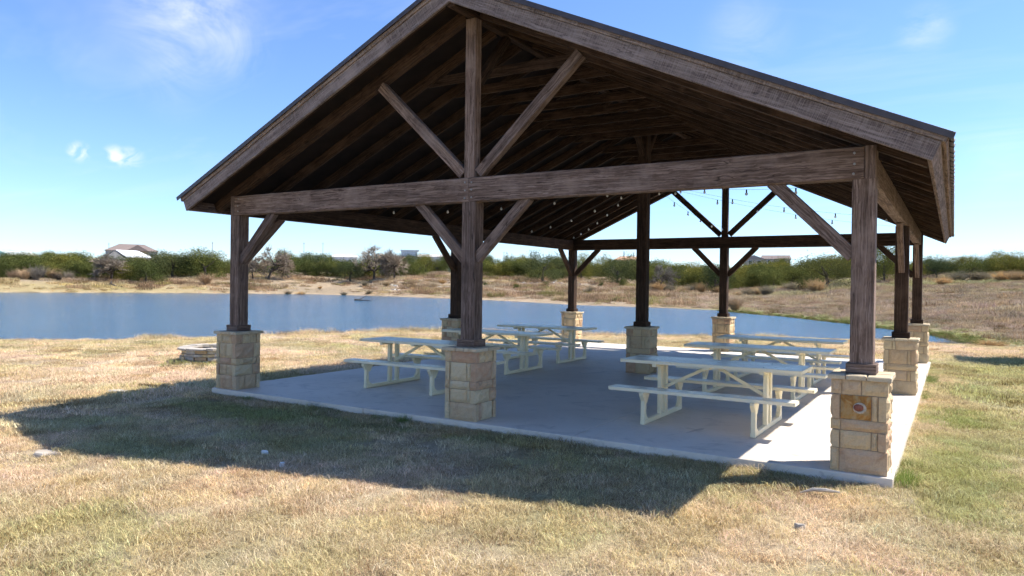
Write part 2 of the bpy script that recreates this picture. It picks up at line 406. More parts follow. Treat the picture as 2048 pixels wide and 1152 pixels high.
# ------------------------------------------------------------------ terrain
NEAR = [(-30.8,.8),(-29.4,6.8),(-26.4,9.4),(-24.1,13.6),(-21.6,20.0),(-18.3,23.8),(-16.0,24.6),(-10.4,26.9),(-7.7,28.6),(-5.3,30.2),(.3,32.4),(2.7,33.0),(4.8,32.7),(7.5,32.7)]
NEAR = [(-70,-160),(-44,-70),(-35,-25)]+NEAR
FAR = [(7.5,32.9),(6.0,37.1),(4.6,43.4),(1.0,49.7),(-1.2,53.8),(-8.2,64.8),(-12.2,68.6),(-17.7,76.7),(-27.5,80.4),(-38.5,81.0),(-51.1,89.0),(-62.9,94.4),(-77.2,98.5),(-94.1,103.8),(-113.1,103.5),(-134.7,79.6),(-145.1,56.8),(-164.6,34.5),(-185,-20),(-205,-160)]
WZ = -0.9
DIVIDE = [(7.5,32.8),(30,35),(300,50)]     # where the two banks part beyond the tip of the lake
def polydist(P, line):
    d = np.full(len(P), 1e9)
    for a, b in zip(line[:-1], line[1:]):
        a = np.array(a, float); b = np.array(b, float); ab = b-a
        t = np.clip(((P-a)@ab)/(ab@ab), 0, 1)
        d = np.minimum(d, np.hypot(*(P-(a+t[:, None]*ab)).T))
    return d
def inpoly(P, poly):
    x, y = P.T; ins = np.zeros(len(P), bool)
    n = len(poly)
    for i in range(n):
        x0, y0 = poly[i]; x1, y1 = poly[(i+1) % n]
        if y0 == y1: continue
        c = ((y0 > y) != (y1 > y)) & (x < (x1-x0)*(y-y0)/(y1-y0)+x0)
        ins ^= c
    return ins
SS = np.array([0, 4, 12, 25, 45, 80, 140, 300, 1500.])
PROF = {-90: [0,.3,.8,1.4,2.4,4.0,6,6.5,7], -4: [0,.35,.9,1.6,3.3,5.7,5.9,6.2,7], 0: [0,.35,.9,1.6,3.3,5.6,5.9,6.2,7], 6.4: [0,.3,.8,1.4,2.7,5.0,5.6,6.2,7], 10.5: [0,.2,.55,1.0,1.8,3.2,4.6,6,7], 15: [0,.15,.4,.7,1.1,1.7,3.0,6,8],
        26: [0,.15,.4,.9,3.0,5.7,6.2,6.6,8], 36: [0,.4,1.3,3.5,5.3,6.0,6.2,6.6,8], 46: [0,.45,1.7,4.0,5.2,5.6,5.8,6,7], 57: [0,.5,1.6,3.0,3.9,4.2,4.6,5,6], 66: [0,.6,2.2,2.8,3.1,3.5,4,5,6], 180: [0,.6,2.2,2.8,3.1,3.5,4,5,6]}
BK = np.array(sorted(PROF)); BT = np.array([PROF[k] for k in BK])
SLAB = (-5.32, 5.32, -.30, 13.42)     # x0 x1 y0 y1
def slabdist(x, y):
    dx = np.maximum(np.maximum(SLAB[0]-x, x-SLAB[1]), 0); dy = np.maximum(np.maximum(SLAB[2]-y, y-SLAB[3]), 0)
    return np.hypot(dx, dy)
def terrain(x, y, rough=True):
    x = np.asarray(x, float); y = np.asarray(y, float); sh = x.shape
    x = x.ravel(); y = y.ravel(); P = np.stack([x, y], 1)
    dn = polydist(P, NEAR); df = polydist(P, FAR); ins = inpoly(P, NEAR+FAR[1:])
    s = np.minimum(dn, df)
    d = slabdist(x, y)
    sl = np.interp(x, [-5.3, -3.2, .5, 2.5, 6], [.105, .066, .03, .012, .02])
    sl = sl*(1+.7*sstep(1, -3, y)*sstep(-4, -7, x))
    sl = np.where(y > 13, np.maximum(sl, .045), sl)
    zn = -.105-.5*(1-np.exp(-d*sl/.5))
    zn = np.where(y < -6, zn+.0*y, zn)
    nb = (fbm(x, y, 2.3, 5)-.5)*.06*sstep(.3, 2.0, d)
    zn = WZ+.0+(zn+nb-WZ)*sstep(-1.5, 6.5, dn)
    be = np.degrees(np.arctan2(-(x-CAM.x), y-CAM.y))
    be = np.where(be < -90, 180, be)
    zf = np.empty(len(x))
    bi = np.clip(np.searchsorted(BK, be)-1, 0, len(BK)-2); t = np.clip((be-BK[bi])/(BK[bi+1]-BK[bi]), 0, 1)
    for i in range(len(BK)-1):
        k = bi == i
        if k.any(): zf[k] = (1-t[k])*np.interp(df[k], SS, BT[i])+t[k]*np.interp(df[k], SS, BT[i+1])
    zf = WZ+zf+(fbm(x, y, 14, 9)-.5)*.9*sstep(4, 40, df)+(fbm(x, y, 3.5, 3)-.5)*.25*sstep(1, 8, df)
    dd = np.minimum(polydist(P, DIVIDE), 4.0)/8.0
    w = sstep(0, 1, np.where(inpoly(P, NEAR+DIVIDE[1:]+[(300, -300), (-70, -300)]), .5+dd, .5-dd))
    z = w*zn+(1-w)*zf
    z = np.where(ins, WZ-np.minimum(1.6, .16*s)-.01, z)
    return z.reshape(sh), np.where(ins, -s, s).reshape(sh), w.reshape(sh)

GREENS = [(-3.2,-.9,2.0,.5,.75),(-1.9,-.7,1.6,.35,.75),(-4.6,-.9,1.0,.5,.6),(.9,-.62,1.0,.28,.6),(-2.9,-3.0,1.2,.5,.55),(-1.2,-1.9,1.3,.6,.45),(2.2,-1.0,1.0,.4,.4),(-5.4,-2.4,1.5,.6,.4),
          (5.9,1.0,.45,2.2,.75),(5.8,4.6,.35,1.2,.9),(6.3,3.6,.8,2.5,.6),(6.2,8.8,.45,1.0,1.0),(7.2,12.5,2.2,5,.62),(8.2,16.8,2.6,2.6,.65),(6.7,7,1.0,5,.5),(-12.2,4.3,.6,.35,1.1),(-6.1,2.0,.5,.5,.7),(6.9,-.5,1.6,2.4,.38)]
STRAW = np.array([.51, .415, .295]); STRAW2 = np.array([.42, .33, .225]); GREEN = np.array([.17, .225, .07]); GREEN2 = np.array([.29, .30, .12])
def cover(x, y, s, w):
    """colour of the ground cover: straw, green patches, pale soil"""
    x = np.asarray(x, float); y = np.asarray(y, float)
    n1 = fbm(x, y, 2.6, 21); n2 = fbm(x, y, .7, 33); n3 = fbm(x, y, 9, 41)
    c = STRAW*(1-n1[..., None])+STRAW2*n1[..., None]
    g = np.zeros_like(x)
    for gx, gy, rx, ry, k in GREENS:
        q = np.sqrt(((x-gx)/rx)**2+((y-gy)/ry)**2)
        g = np.maximum(g, k*sstep(1.5, .35, q+(n2-.5)*1.3))
    g = np.maximum(g, .45*sstep(.50, .72, n2*.55+n1*.45))*np.where(w > .5, 1, 0)
    g = np.maximum(g, .22*np.where(w > .5, 1, 0)*sstep(.35, .65, n1))
    far = (w <= .5)
    # far right hillside: grey-buff grass with a green flush near the crest, green rim along its shore
    be = np.degrees(np.arctan2(-(x-CAM.x), y-CAM.y))
    right = far*sstep(17, 10, be)
    c = c*np.where(far, .52+.32*n1, 1.0)[..., None]
    buff = np.array([.26, .205, .145])*(.7+.6*n3[..., None])
    c = c*(1-right[..., None])+buff*right[..., None]
    flush = right*sstep(.42, .62, n3)*sstep(28, 46, s)*sstep(90, 62, s)*.6
    rim = far*sstep(21, 13, be)*sstep(3.0, 1.0, s+(n2-.5)*2.)*.8
    g = np.maximum(g, np.maximum(flush*.75, rim))
    leftbank = far*sstep(50, 58, be)*sstep(14, 8, s)
    c = c*(1-.5*leftbank[..., None])+np.array([.44, .34, .165])*.5*leftbank[..., None]
    g = np.maximum(g, leftbank*.15)
    sand = far*sstep(20, 30, be)*sstep(60, 52, be)*sstep(.45, .62, fbm(x, y, 7, 77))*sstep(60, 30, s)*.3
    sand = np.maximum(sand, far*sstep(2.5, .8, s)*sstep(23, 28, be)*.6)
    c = c*(1-sand[..., None])+np.array([.50, .38, .25])*sand[..., None]
    gc = GREEN*(1-n1[..., None])+GREEN2*n1[..., None]
    c = c*(1-g[..., None])+gc*g[..., None]
    mud = np.where(s < .25, 1., 0.)
    c = c*(1-mud[..., None])+np.array([.16, .125, .075])*mud[..., None]
    return c, g

def lines(segs):
    o = []
    for a, b, st in segs: o += list(np.arange(a, b, st))
    return np.array(o+[segs[-1][1]])
gx = lines([(-1500,-420,60),(-420,-200,10),(-200,-60,2.6),(-60,-16,1.0),(-16,14,.28),(14,40,1.2),(40,120,6),(120,700,40)])
gy = lines([(-200,-40,10),(-40,-10,1.5),(-10,22,.28),(22,70,.8),(70,160,1.7),(160,260,5),(260,500,12),(500,1800,60)])
XX, YY = np.meshgrid(gx, gy)
ZZ, SDD, WW = terrain(XX, YY)
# keep the lawn just under the slab
under = (XX > SLAB[0]+.15) & (XX < SLAB[1]-.15) & (YY > SLAB[2]+.15) & (YY < SLAB[3]-.15)
ZZ = np.where(under, -.16, ZZ)
CC, GG = cover(XX, YY, SDD, WW)
nx, ny = len(gx), len(gy)
V = np.stack([XX.ravel(), YY.ravel(), ZZ.ravel()], 1)
ii = (np.arange(ny-1)[:, None]*nx+np.arange(nx-1)[None, :]).ravel()
Fq = np.stack([ii, ii+1, ii+nx+1, ii+nx], 1)
me = bpy.data.meshes.new('ground')
me.vertices.add(len(V)); me.vertices.foreach_set('co', V.ravel().astype(np.float32))
me.loops.add(len(Fq)*4); me.loops.foreach_set('vertex_index', Fq.ravel().astype(np.int32))
me.polygons.add(len(Fq)); me.polygons.foreach_set('loop_start', (np.arange(len(Fq))*4).astype(np.int32)); me.polygons.foreach_set('loop_total', np.full(len(Fq), 4, np.int32))
me.update(calc_edges=True); me.validate()
me.polygons.foreach_set('use_smooth', [True]*len(me.polygons))
fattr(me, 'col', np.concatenate([CC.reshape(-1, 3), np.ones((len(V), 1))], 1), 'FLOAT_COLOR')
me.materials.append(GROUND)
tag(link('ground', me), kind='structure')

def gz(x, y): return float(terrain(np.array([x]), np.array([y]))[0][0])

wm = MB(); wm.add([(-400,-200,WZ),(20,-200,WZ),(20,130,WZ),(-400,130,WZ)], [(0,1,2,3)])
# the sheet lies only where the basin is: trim to the lake outline, pushed 3 m into the banks
LP = np.array(NEAR+FAR[1:], float); cen = np.array([-60., 40.])
def outset(P, d):
    n = len(P); o = []
    for i in range(n):
        a = P[i-1]; b = P[(i+1) % n]; t = b-a; t = t/np.hypot(*t)
        o.append(P[i]+np.array([t[1], -t[0]])*d)
    return np.array(o)
OP = outset(LP, 2.0)
bm_v = [(p[0], p[1], WZ) for p in OP]
me = mkmesh('lake', bm_v, [tuple(range(len(bm_v)))], WATER)
tag(link('lake', me), kind='structure')

# ------------------------------------------------------------------ concrete slab: panels between saw-cut joints
slab_e = MB()
x0, x1, y0, y1 = SLAB
slab_e.box((x0+.012, y0+.012, -.34), (x1-.012, y1-.012, -.012))
slab = tag(slab_e.build('concrete_slab', CONC), kind='structure')
xs = [x0, -1.75, 1.75, x1]; ys = [y0, 3.1, 6.55, 10.0, y1]
def chamfer_slab(mb, lo, hi, e):
    (a, b, c), (d, f, g) = lo, hi
    mb.add([(a,b,c),(d,b,c),(d,f,c),(a,f,c),(a,b,g-e),(d,b,g-e),(d,f,g-e),(a,f,g-e),(a+e,b+e,g),(d-e,b+e,g),(d-e,f-e,g),(a+e,f-e,g)],
           [(0,1,5,4),(1,2,6,5),(2,3,7,6),(3,0,4,7),(4,5,9,8),(5,6,10,9),(6,7,11,10),(7,4,8,11),(8,9,10,11)])
for i in range(3):
    for j in range(4):
        mb = MB(); j0 = .006
        chamfer_slab(mb, (xs[i]+(j0 if i else 0), ys[j]+(j0 if j else 0), -.335 if False else -.33), (xs[i+1]-(j0 if i < 2 else 0), ys[j+1]-(j0 if j < 3 else 0), 0), .005)
        mb.build('slab_panel', CONC, slab)

# ------------------------------------------------------------------ pavilion
PAV = tag(empty('pavilion'), 'open timber picnic pavilion with gable roof on nine stone pillars beside the lake', 'pavilion')
A, B = 5.0, 6.571
PH, PCH, CB, CT = .265, .296, .956, 1.006
PW = .223
ZB, ZT = 3.038, 3.376
TH = math.atan(.4555); CS, SN = math.cos(TH), math.sin(TH)
ZR = 5.66       # rafter / barge underside height on the centre line

HCOURSE = np.array([.245, .185, .115, .255, .156])
HCOURSE = HCOURSE/HCOURSE.sum()*CB
# front and right-hand splits read from the photo for the three front pillars
SPL = {(-1, 0): ([[.2,.8],[.55],[.2,.75],[.5],[.3,.75]], [[.4],[.7],[.7],[.75],[.3,.62]]),
       (0, 0): ([[.17],[.72],[.15,.8],[.7],[.22]], [[.3],[.7],[.35],[.8],[.45]]),
       (1, 0): ([[.17],[.82],[.19],[.77],[.2,.55]], [[.5],[.4],[.6],[.45],[.5]]),
       (1, 1): ([[.1],[.75],[.05],[.82],[.27,.38]], [[.5],[.4],[.6],[.45],[.5]])}

def stone_geo(w, h, t, bulge, rnd, nu=6, nv=4):
    """a block; its face (-y) is a grid with rough relief and rounded arrises. x 0..w, z 0..h, y 0(front)..t"""
    V = []; Fc = []
    for j in range(nv+1):
        for i in range(nu+1):
            u, v = i/nu, j/nv
            e = min(1, min(u, 1-u)*w/.02, min(v, 1-v)*h/.02)
            y = (1-e)*.014+(rnd.random()-.5)*bulge*(e > .5)-(e > .5)*bulge*.4
            V.append((u*w+(rnd.random()-.5)*.006*(0 < i < nu), y, v*h+(rnd.random()-.5)*.006))
    for j in range(nv):
        for i in range(nu):
            a = j*(nu+1)+i; Fc.append((a, a+1, a+nu+2, a+nu+1))
    b = len(V); V += [(0,t,0),(w,t,0),(w,t,h),(0,t,h)]
    bot = list(range(nu+1)); top = [nv*(nu+1)+i for i in range(nu+1)]
    lef = [j*(nu+1) for j in range(nv+1)]; rig = [j*(nu+1)+nu for j in range(nv+1)]
    Fc.append(tuple(bot[::-1]+[b, b+1])); Fc.append(tuple(top+[b+2, b+3]))
    Fc.append(tuple(lef+[b+3, b])); Fc.append(tuple(rig[::-1]+[b+1, b+2])); Fc.append((b+1, b, b+3, b+2))
    return V, Fc

def pillar(ix, iy):
    rnd = random.Random(100+ix*7+iy*31)
    cx, cy = ix*A, iy*B
    core = MB(); core.box((-PH+.022, -PH+.022, .002), (PH-.022, PH-.022, CB))
    root = core.build('stone_pillar', MORTAR, PAV, (cx, cy, 0))
    spl = SPL.get((ix, iy))
    z = .004; j = .009
    for k, hc in enumerate(HCOURSE):
        hk = hc-j if k < 4 else hc-.008
        for side in range(4):           # 0 front(-y) 1 right(+x) 2 back 3 left
            full = (side % 2 == 0) == (k % 2 == 0)
            T = .085
            lo, hi = (0, 2*PH) if full else (T+j, 2*PH-T-j)
            if spl and side < 2: cuts = spl[side][k]
            else:
                nc = rnd.choice([1, 1, 2]); cuts = sorted(rnd.uniform(.2, .8) for _ in range(nc))
                if nc == 2 and cuts[1]-cuts[0] < .2: cuts = [.3, .68]
            ed = [lo]+[min(max(c*2*PH, lo+.05), hi-.05) for c in cuts]+[hi]
            for q in range(len(ed)-1):
                w = ed[q+1]-ed[q]-(j if q < len(ed)-2 else 0)
                if w < .02: continue
                bulge = .024 if side == 1 else .009
                V, Fc = stone_geo(w, hk, T-.002, bulge, rnd, 7 if w > .15 else 4, 5 if hk > .15 else 3)
                V = np.array(V); V[:, 0] += ed[q]-PH; V[:, 1] -= PH; V[:, 2] += z
                a = side*math.pi/2; ca, sa = math.cos(a), math.sin(a)
                V = np.stack([V[:, 0]*ca-V[:, 1]*sa, V[:, 0]*sa+V[:, 1]*ca, V[:, 2]], 1)
                mc = V.mean(0)
                och = (ix, iy, k, side, q) == (1, 0, 3, 0, 0)
                o = link('stone', mkmesh('stone', V-mc, Fc, OCHRE if och else STONE), root, mc)
                if och:
                    o['label'] = 'ochre stone with a round red nodule'
                    nb = MB(); nb.lathe([(.001, -.004), (.062, -.002), (.064, .012), (.044, .020), (.040, .012), (.001, .010)], 18)
                    Vn = np.array(nb.V); Vn = np.stack([Vn[:, 0]*1.0, -Vn[:, 2], Vn[:, 1]*.9], 1)
                    # a rim and a core set into the stone's face
                    face = np.array([-PH+.275, -PH-.004, z+hk*.50])
                    link('nodule_rim', mkmesh('nodule_rim', Vn, nb.F, NODRIM, True), root, face)
                    nb2 = MB(); nb2.lathe([(.001, 0), (.047, .0), (.043, .014), (.024, .023), (.001, .025)], 16)
                    Vn = np.array(nb2.V); Vn = np.stack([Vn[:, 0]*1.05, -Vn[:, 2], Vn[:, 1]*.85], 1)
                    link('nodule', mkmesh('nodule', Vn, nb2.F, NODULE, True), root, face+np.array([-.012, -.006, .006]))
        z += hc
    # cap of slabs
    for row in range(2):
        cuts = [-PCH, rnd.uniform(-.13, -.06), rnd.uniform(.05, .13), PCH]
        for q in range(3):
            mb = MB(); ya, yb = ((-PCH, -.004), (.004, PCH))[row]
            lo = (cuts[q]+(.004 if q else 0), ya+rnd.uniform(0, .006), CB+.003); hi = (cuts[q+1]-(.004 if q < 2 else 0), yb-rnd.uniform(0, .006), CT+rnd.uniform(-.003, .002))
            chamfer_slab(mb, lo, hi, .009); mb.F.append((3, 2, 1, 0))
            me = mb.mesh('cap_stone', CAPST); c = np.array([(lo[i]+hi[i])/2 for i in range(3)])
            me.transform(Matrix.Translation(-Vector(c))); link('cap_stone', me, root, c)
for ix in (-1, 0, 1):
    for iy in (0, 1, 2): pillar(ix, iy)

def vpost(ix, iy, ztop, mat):
    x, y = ix*A, iy*B
    timber('post', (x, y, CT+.003), (x, y, ztop), PW, PW, mat, PAV, up=(0, 1, 0))
    for sx, sy in ((0,-1),(1,0),(0,1),(-1,0)):
        t = .032; o = PW/2+t/2+.002
        if sx == 0: timber('base_trim', (x-PW/2-t, y+sy*o, CT+.003+.052), (x+PW/2+t, y+sy*o, CT+.055), t, .104, mat, PAV, bev=.004)
        else: timber('base_trim', (x+sx*o, y-PW/2, CT+.055), (x+sx*o, y+PW/2, CT+.055), t, .104, mat, PAV, bev=.004)
BT2 = .16      # beam thickness
for ix in (-1, 0, 1):
    for iy in (0, 1, 2):
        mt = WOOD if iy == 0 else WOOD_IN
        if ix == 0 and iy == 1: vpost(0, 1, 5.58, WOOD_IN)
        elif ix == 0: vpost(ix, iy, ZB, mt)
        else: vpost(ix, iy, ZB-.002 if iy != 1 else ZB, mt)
# end trusses
for iy, sgn in ((0, 1), (2, -1)):
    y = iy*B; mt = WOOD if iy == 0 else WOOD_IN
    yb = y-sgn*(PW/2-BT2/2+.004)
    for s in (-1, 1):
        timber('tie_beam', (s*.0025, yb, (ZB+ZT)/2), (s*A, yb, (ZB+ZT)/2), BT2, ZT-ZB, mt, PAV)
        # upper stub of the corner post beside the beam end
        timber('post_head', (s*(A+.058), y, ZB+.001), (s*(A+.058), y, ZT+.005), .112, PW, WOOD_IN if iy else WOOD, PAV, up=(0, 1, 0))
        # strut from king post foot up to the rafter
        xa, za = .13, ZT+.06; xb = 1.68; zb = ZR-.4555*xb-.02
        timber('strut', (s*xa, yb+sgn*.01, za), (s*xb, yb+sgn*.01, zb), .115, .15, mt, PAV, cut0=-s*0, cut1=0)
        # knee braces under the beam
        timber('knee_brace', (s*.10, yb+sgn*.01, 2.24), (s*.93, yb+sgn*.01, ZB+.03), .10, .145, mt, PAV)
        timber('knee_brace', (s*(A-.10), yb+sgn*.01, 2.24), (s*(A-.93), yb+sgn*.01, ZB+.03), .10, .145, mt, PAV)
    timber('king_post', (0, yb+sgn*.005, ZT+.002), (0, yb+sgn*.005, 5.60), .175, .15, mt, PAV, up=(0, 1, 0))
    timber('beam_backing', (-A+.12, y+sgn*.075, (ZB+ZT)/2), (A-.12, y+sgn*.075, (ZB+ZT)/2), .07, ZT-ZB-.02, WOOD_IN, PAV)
bm_ = MB(); bm_.lathe([(.014, 0), (.014, .006), (.008, .010)], 8); bm_.V = [(v[0], -v[2], v[1]) for v in bm_.V]
BOLT = bm_.mesh('bolt', STEEL)
for bx in (-.06, .06, -4.9, 4.9):
    for bz in (ZB+.06, (ZB+ZT)/2, ZT-.06): link('bolt', BOLT, PAV, (bx+random.uniform(-.01, .01), -PW/2-.0045, bz+random.uniform(-.01, .01)))
# side beams along the eaves, with knee braces
for s in (-1, 1):
    for k in (0, 1):
        ya, yb = k*B, (k+1)*B
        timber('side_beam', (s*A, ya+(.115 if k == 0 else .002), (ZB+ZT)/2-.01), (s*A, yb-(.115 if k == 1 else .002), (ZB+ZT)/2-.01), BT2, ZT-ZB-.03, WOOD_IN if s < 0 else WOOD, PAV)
    for (yc, dirs) in ((0, (1,)), (B, (-1, 1)), (2*B, (-1,))):
        for d in dirs:
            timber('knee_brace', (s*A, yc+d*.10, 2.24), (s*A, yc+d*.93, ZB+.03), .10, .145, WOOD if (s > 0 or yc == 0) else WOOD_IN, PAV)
# ridge beam
YF, YB = -.63, 2*B+.63
timber('ridge_beam', (0, YF+.05, 5.72), (0, YB-.05, 5.72), .12, .22, WOOD_IN, PAV)
for yk, d in ((0, 1), (B, -1), (B, 1), (2*B, -1)):
    timber('ridge_brace', (0, yk+d*.1, 4.75), (0, yk+d*.85, 5.60), .10, .13, WOOD_IN, PAV)
# rafters: two slopes in a loop
XE = 5.62
def slope_pt(s, u, n, y):
    """u along the slope from the ridge, n above the rafter underside plane (normal)"""
    return Vector((s*(u*CS+n*SN), y, ZR-u*SN+n*CS))
UL = XE/CS
TT = math.tan(TH)
RD = .165
for k in range(19):
    y = k*(2*B/18)
    for s in (-1, 1):
        n = RD/2+.002
        lead = k in (0, 18)
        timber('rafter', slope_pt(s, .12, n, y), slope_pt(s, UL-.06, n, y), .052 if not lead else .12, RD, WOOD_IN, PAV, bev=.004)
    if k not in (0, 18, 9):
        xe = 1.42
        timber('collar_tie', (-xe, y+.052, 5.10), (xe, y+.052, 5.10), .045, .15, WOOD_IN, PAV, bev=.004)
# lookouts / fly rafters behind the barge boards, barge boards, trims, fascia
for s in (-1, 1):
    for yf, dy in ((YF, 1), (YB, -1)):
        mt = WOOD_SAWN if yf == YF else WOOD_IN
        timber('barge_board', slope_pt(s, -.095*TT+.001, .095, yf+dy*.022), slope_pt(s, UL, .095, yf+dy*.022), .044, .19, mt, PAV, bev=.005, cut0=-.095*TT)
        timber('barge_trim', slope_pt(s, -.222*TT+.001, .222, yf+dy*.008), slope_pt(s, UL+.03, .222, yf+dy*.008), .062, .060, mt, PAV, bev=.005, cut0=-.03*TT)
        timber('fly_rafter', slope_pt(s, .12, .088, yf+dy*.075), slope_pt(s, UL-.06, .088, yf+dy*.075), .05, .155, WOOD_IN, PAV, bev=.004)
    timber('fascia_board', slope_pt(s, UL-.022, .094, YF+.05), slope_pt(s, UL-.022, .094, YB-.05), .188, .044, WOOD, PAV, up=(s*CS, 0, -SN) if False else (-s*CS*1.0, 0, SN), bev=.005)
    timber('fascia_trim', slope_pt(s, UL+.012, .222, YF+.045), slope_pt(s, UL+.012, .222, YB-.045), .060, .05, WOOD, PAV, up=(-s*CS, 0, SN), bev=.005)
    # deck and ribbed metal sheets
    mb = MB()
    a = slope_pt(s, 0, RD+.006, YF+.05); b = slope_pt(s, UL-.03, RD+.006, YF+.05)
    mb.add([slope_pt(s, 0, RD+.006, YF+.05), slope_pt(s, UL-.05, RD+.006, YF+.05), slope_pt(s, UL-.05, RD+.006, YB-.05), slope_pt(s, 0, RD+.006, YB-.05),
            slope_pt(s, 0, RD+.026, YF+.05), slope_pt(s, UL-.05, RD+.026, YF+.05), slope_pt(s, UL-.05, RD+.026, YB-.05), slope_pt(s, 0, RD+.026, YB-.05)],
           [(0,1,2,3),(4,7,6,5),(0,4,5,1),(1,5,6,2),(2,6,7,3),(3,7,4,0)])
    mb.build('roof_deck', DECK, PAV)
    npan = 15; yw = (YB-YF+.10)/npan
    prof = [(0, 0), (.03, .028), (.065, .028), (.095, 0), (.30, 0), (.33, .028), (.365, .028), (.395, 0), (.60, 0), (.63, .028), (.665, .028), (.695, 0), (1., 0)]
    for q in range(npan):
        mb = MB(); V = []; Fc = []
        for (yy, nn) in prof:
            for u in (-.262*TT, UL+.075):
                for th in (0, .004): V.append(slope_pt(s, u, .262+nn-th, YF-.05+q*yw+yy*(yw-.002)))
        for i in range(len(prof)-1):
            b0 = i*4
            Fc += [(b0, b0+4, b0+6, b0+2), (b0+1, b0+3, b0+7, b0+5), (b0+2, b0+6, b0+7, b0+3), (b0, b0+1, b0+5, b0+4)]
        mb.add(V, Fc); mb.build('roof_sheet', METAL_ROOF, PAV)
    for yf in (YF-.058, YB+.058):        # rake flashing
        timber('rake_flashing', slope_pt(s, -.262*TT, .262, yf), slope_pt(s, UL+.078, .262, yf), .012, .064, METAL_ROOF, PAV, bev=.002, cut0=-.032*TT)
# ridge cap
mb = MB()
for s in (-1, 1):
    P4 = [slope_pt(s, -.304*TT, .304, YF-.06), slope_pt(s, .2, .298, YF-.06), slope_pt(s, .2, .298, YB+.06), slope_pt(s, -.304*TT, .304, YB+.06)]
    mb.add(P4, [(0, 1, 2, 3)])
mb.build('ridge_cap', METAL_ROOF, PAV)

# ------------------------------------------------------------------ string lights from the centre post to the eaves
hub = Vector((0, B, 4.15))
anch = [(-4.9, .35, 3.50, 'near left corner post'), (-4.9, 3.3, 3.48, 'left beam, nearer half'), (-4.9, 9.8, 3.48, 'left beam, farther half'), (-4.9, 12.8, 3.48, 'far left corner post'),
        (4.9, .35, 3.50, 'near right corner post'), (4.9, 3.3, 3.48, 'right beam, nearer half'), (4.9, 9.8, 3.48, 'right beam, farther half'), (4.9, 12.8, 3.48, 'far right corner post'), (0.1, 12.9, 3.62, 'far middle post')]
sock = MB(); sock.lathe([(.009, 0), (.013, -.005), (.013, -.043), (.011, -.047)], 8)
SOCK = sock.mesh('bulb_socket', BLACK)
bl = MB(); bl.lathe([(.010, -.045), (.016, -.058), (.024, -.076), (.023, -.092), (.015, -.104), (.003, -.109)], 10)
BULB = bl.mesh('bulb', GLASS, True)
for ax, ay, az, where in anch:
    P1 = Vector((ax, ay, az)); P0 = hub+Vector(((.12 if ax > 0 else -.12), 0, random.uniform(-.1, .1)))
    r = tag(empty('string_light', P0), 'string of clear bulbs running from centre post to '+where, 'string light', 'string lights under the roof')
    sag = .16; ln = (P1-P0).length
    f = lambda t: (P1-P0)*t-Vector((0, 0, 4*sag*t*(1-t)))
    mb = MB(); mb.tube([f(t/24) for t in range(25)], .0022, 5); mb.build('wire', BLACK, r)
    nb = int(ln/1.05)
    for q in range(nb):
        t = (q+.6)/nb
        if t > .98: continue
        link('bulb_socket', SOCK, r, f(t)); link('bulb', BULB, r, f(t))

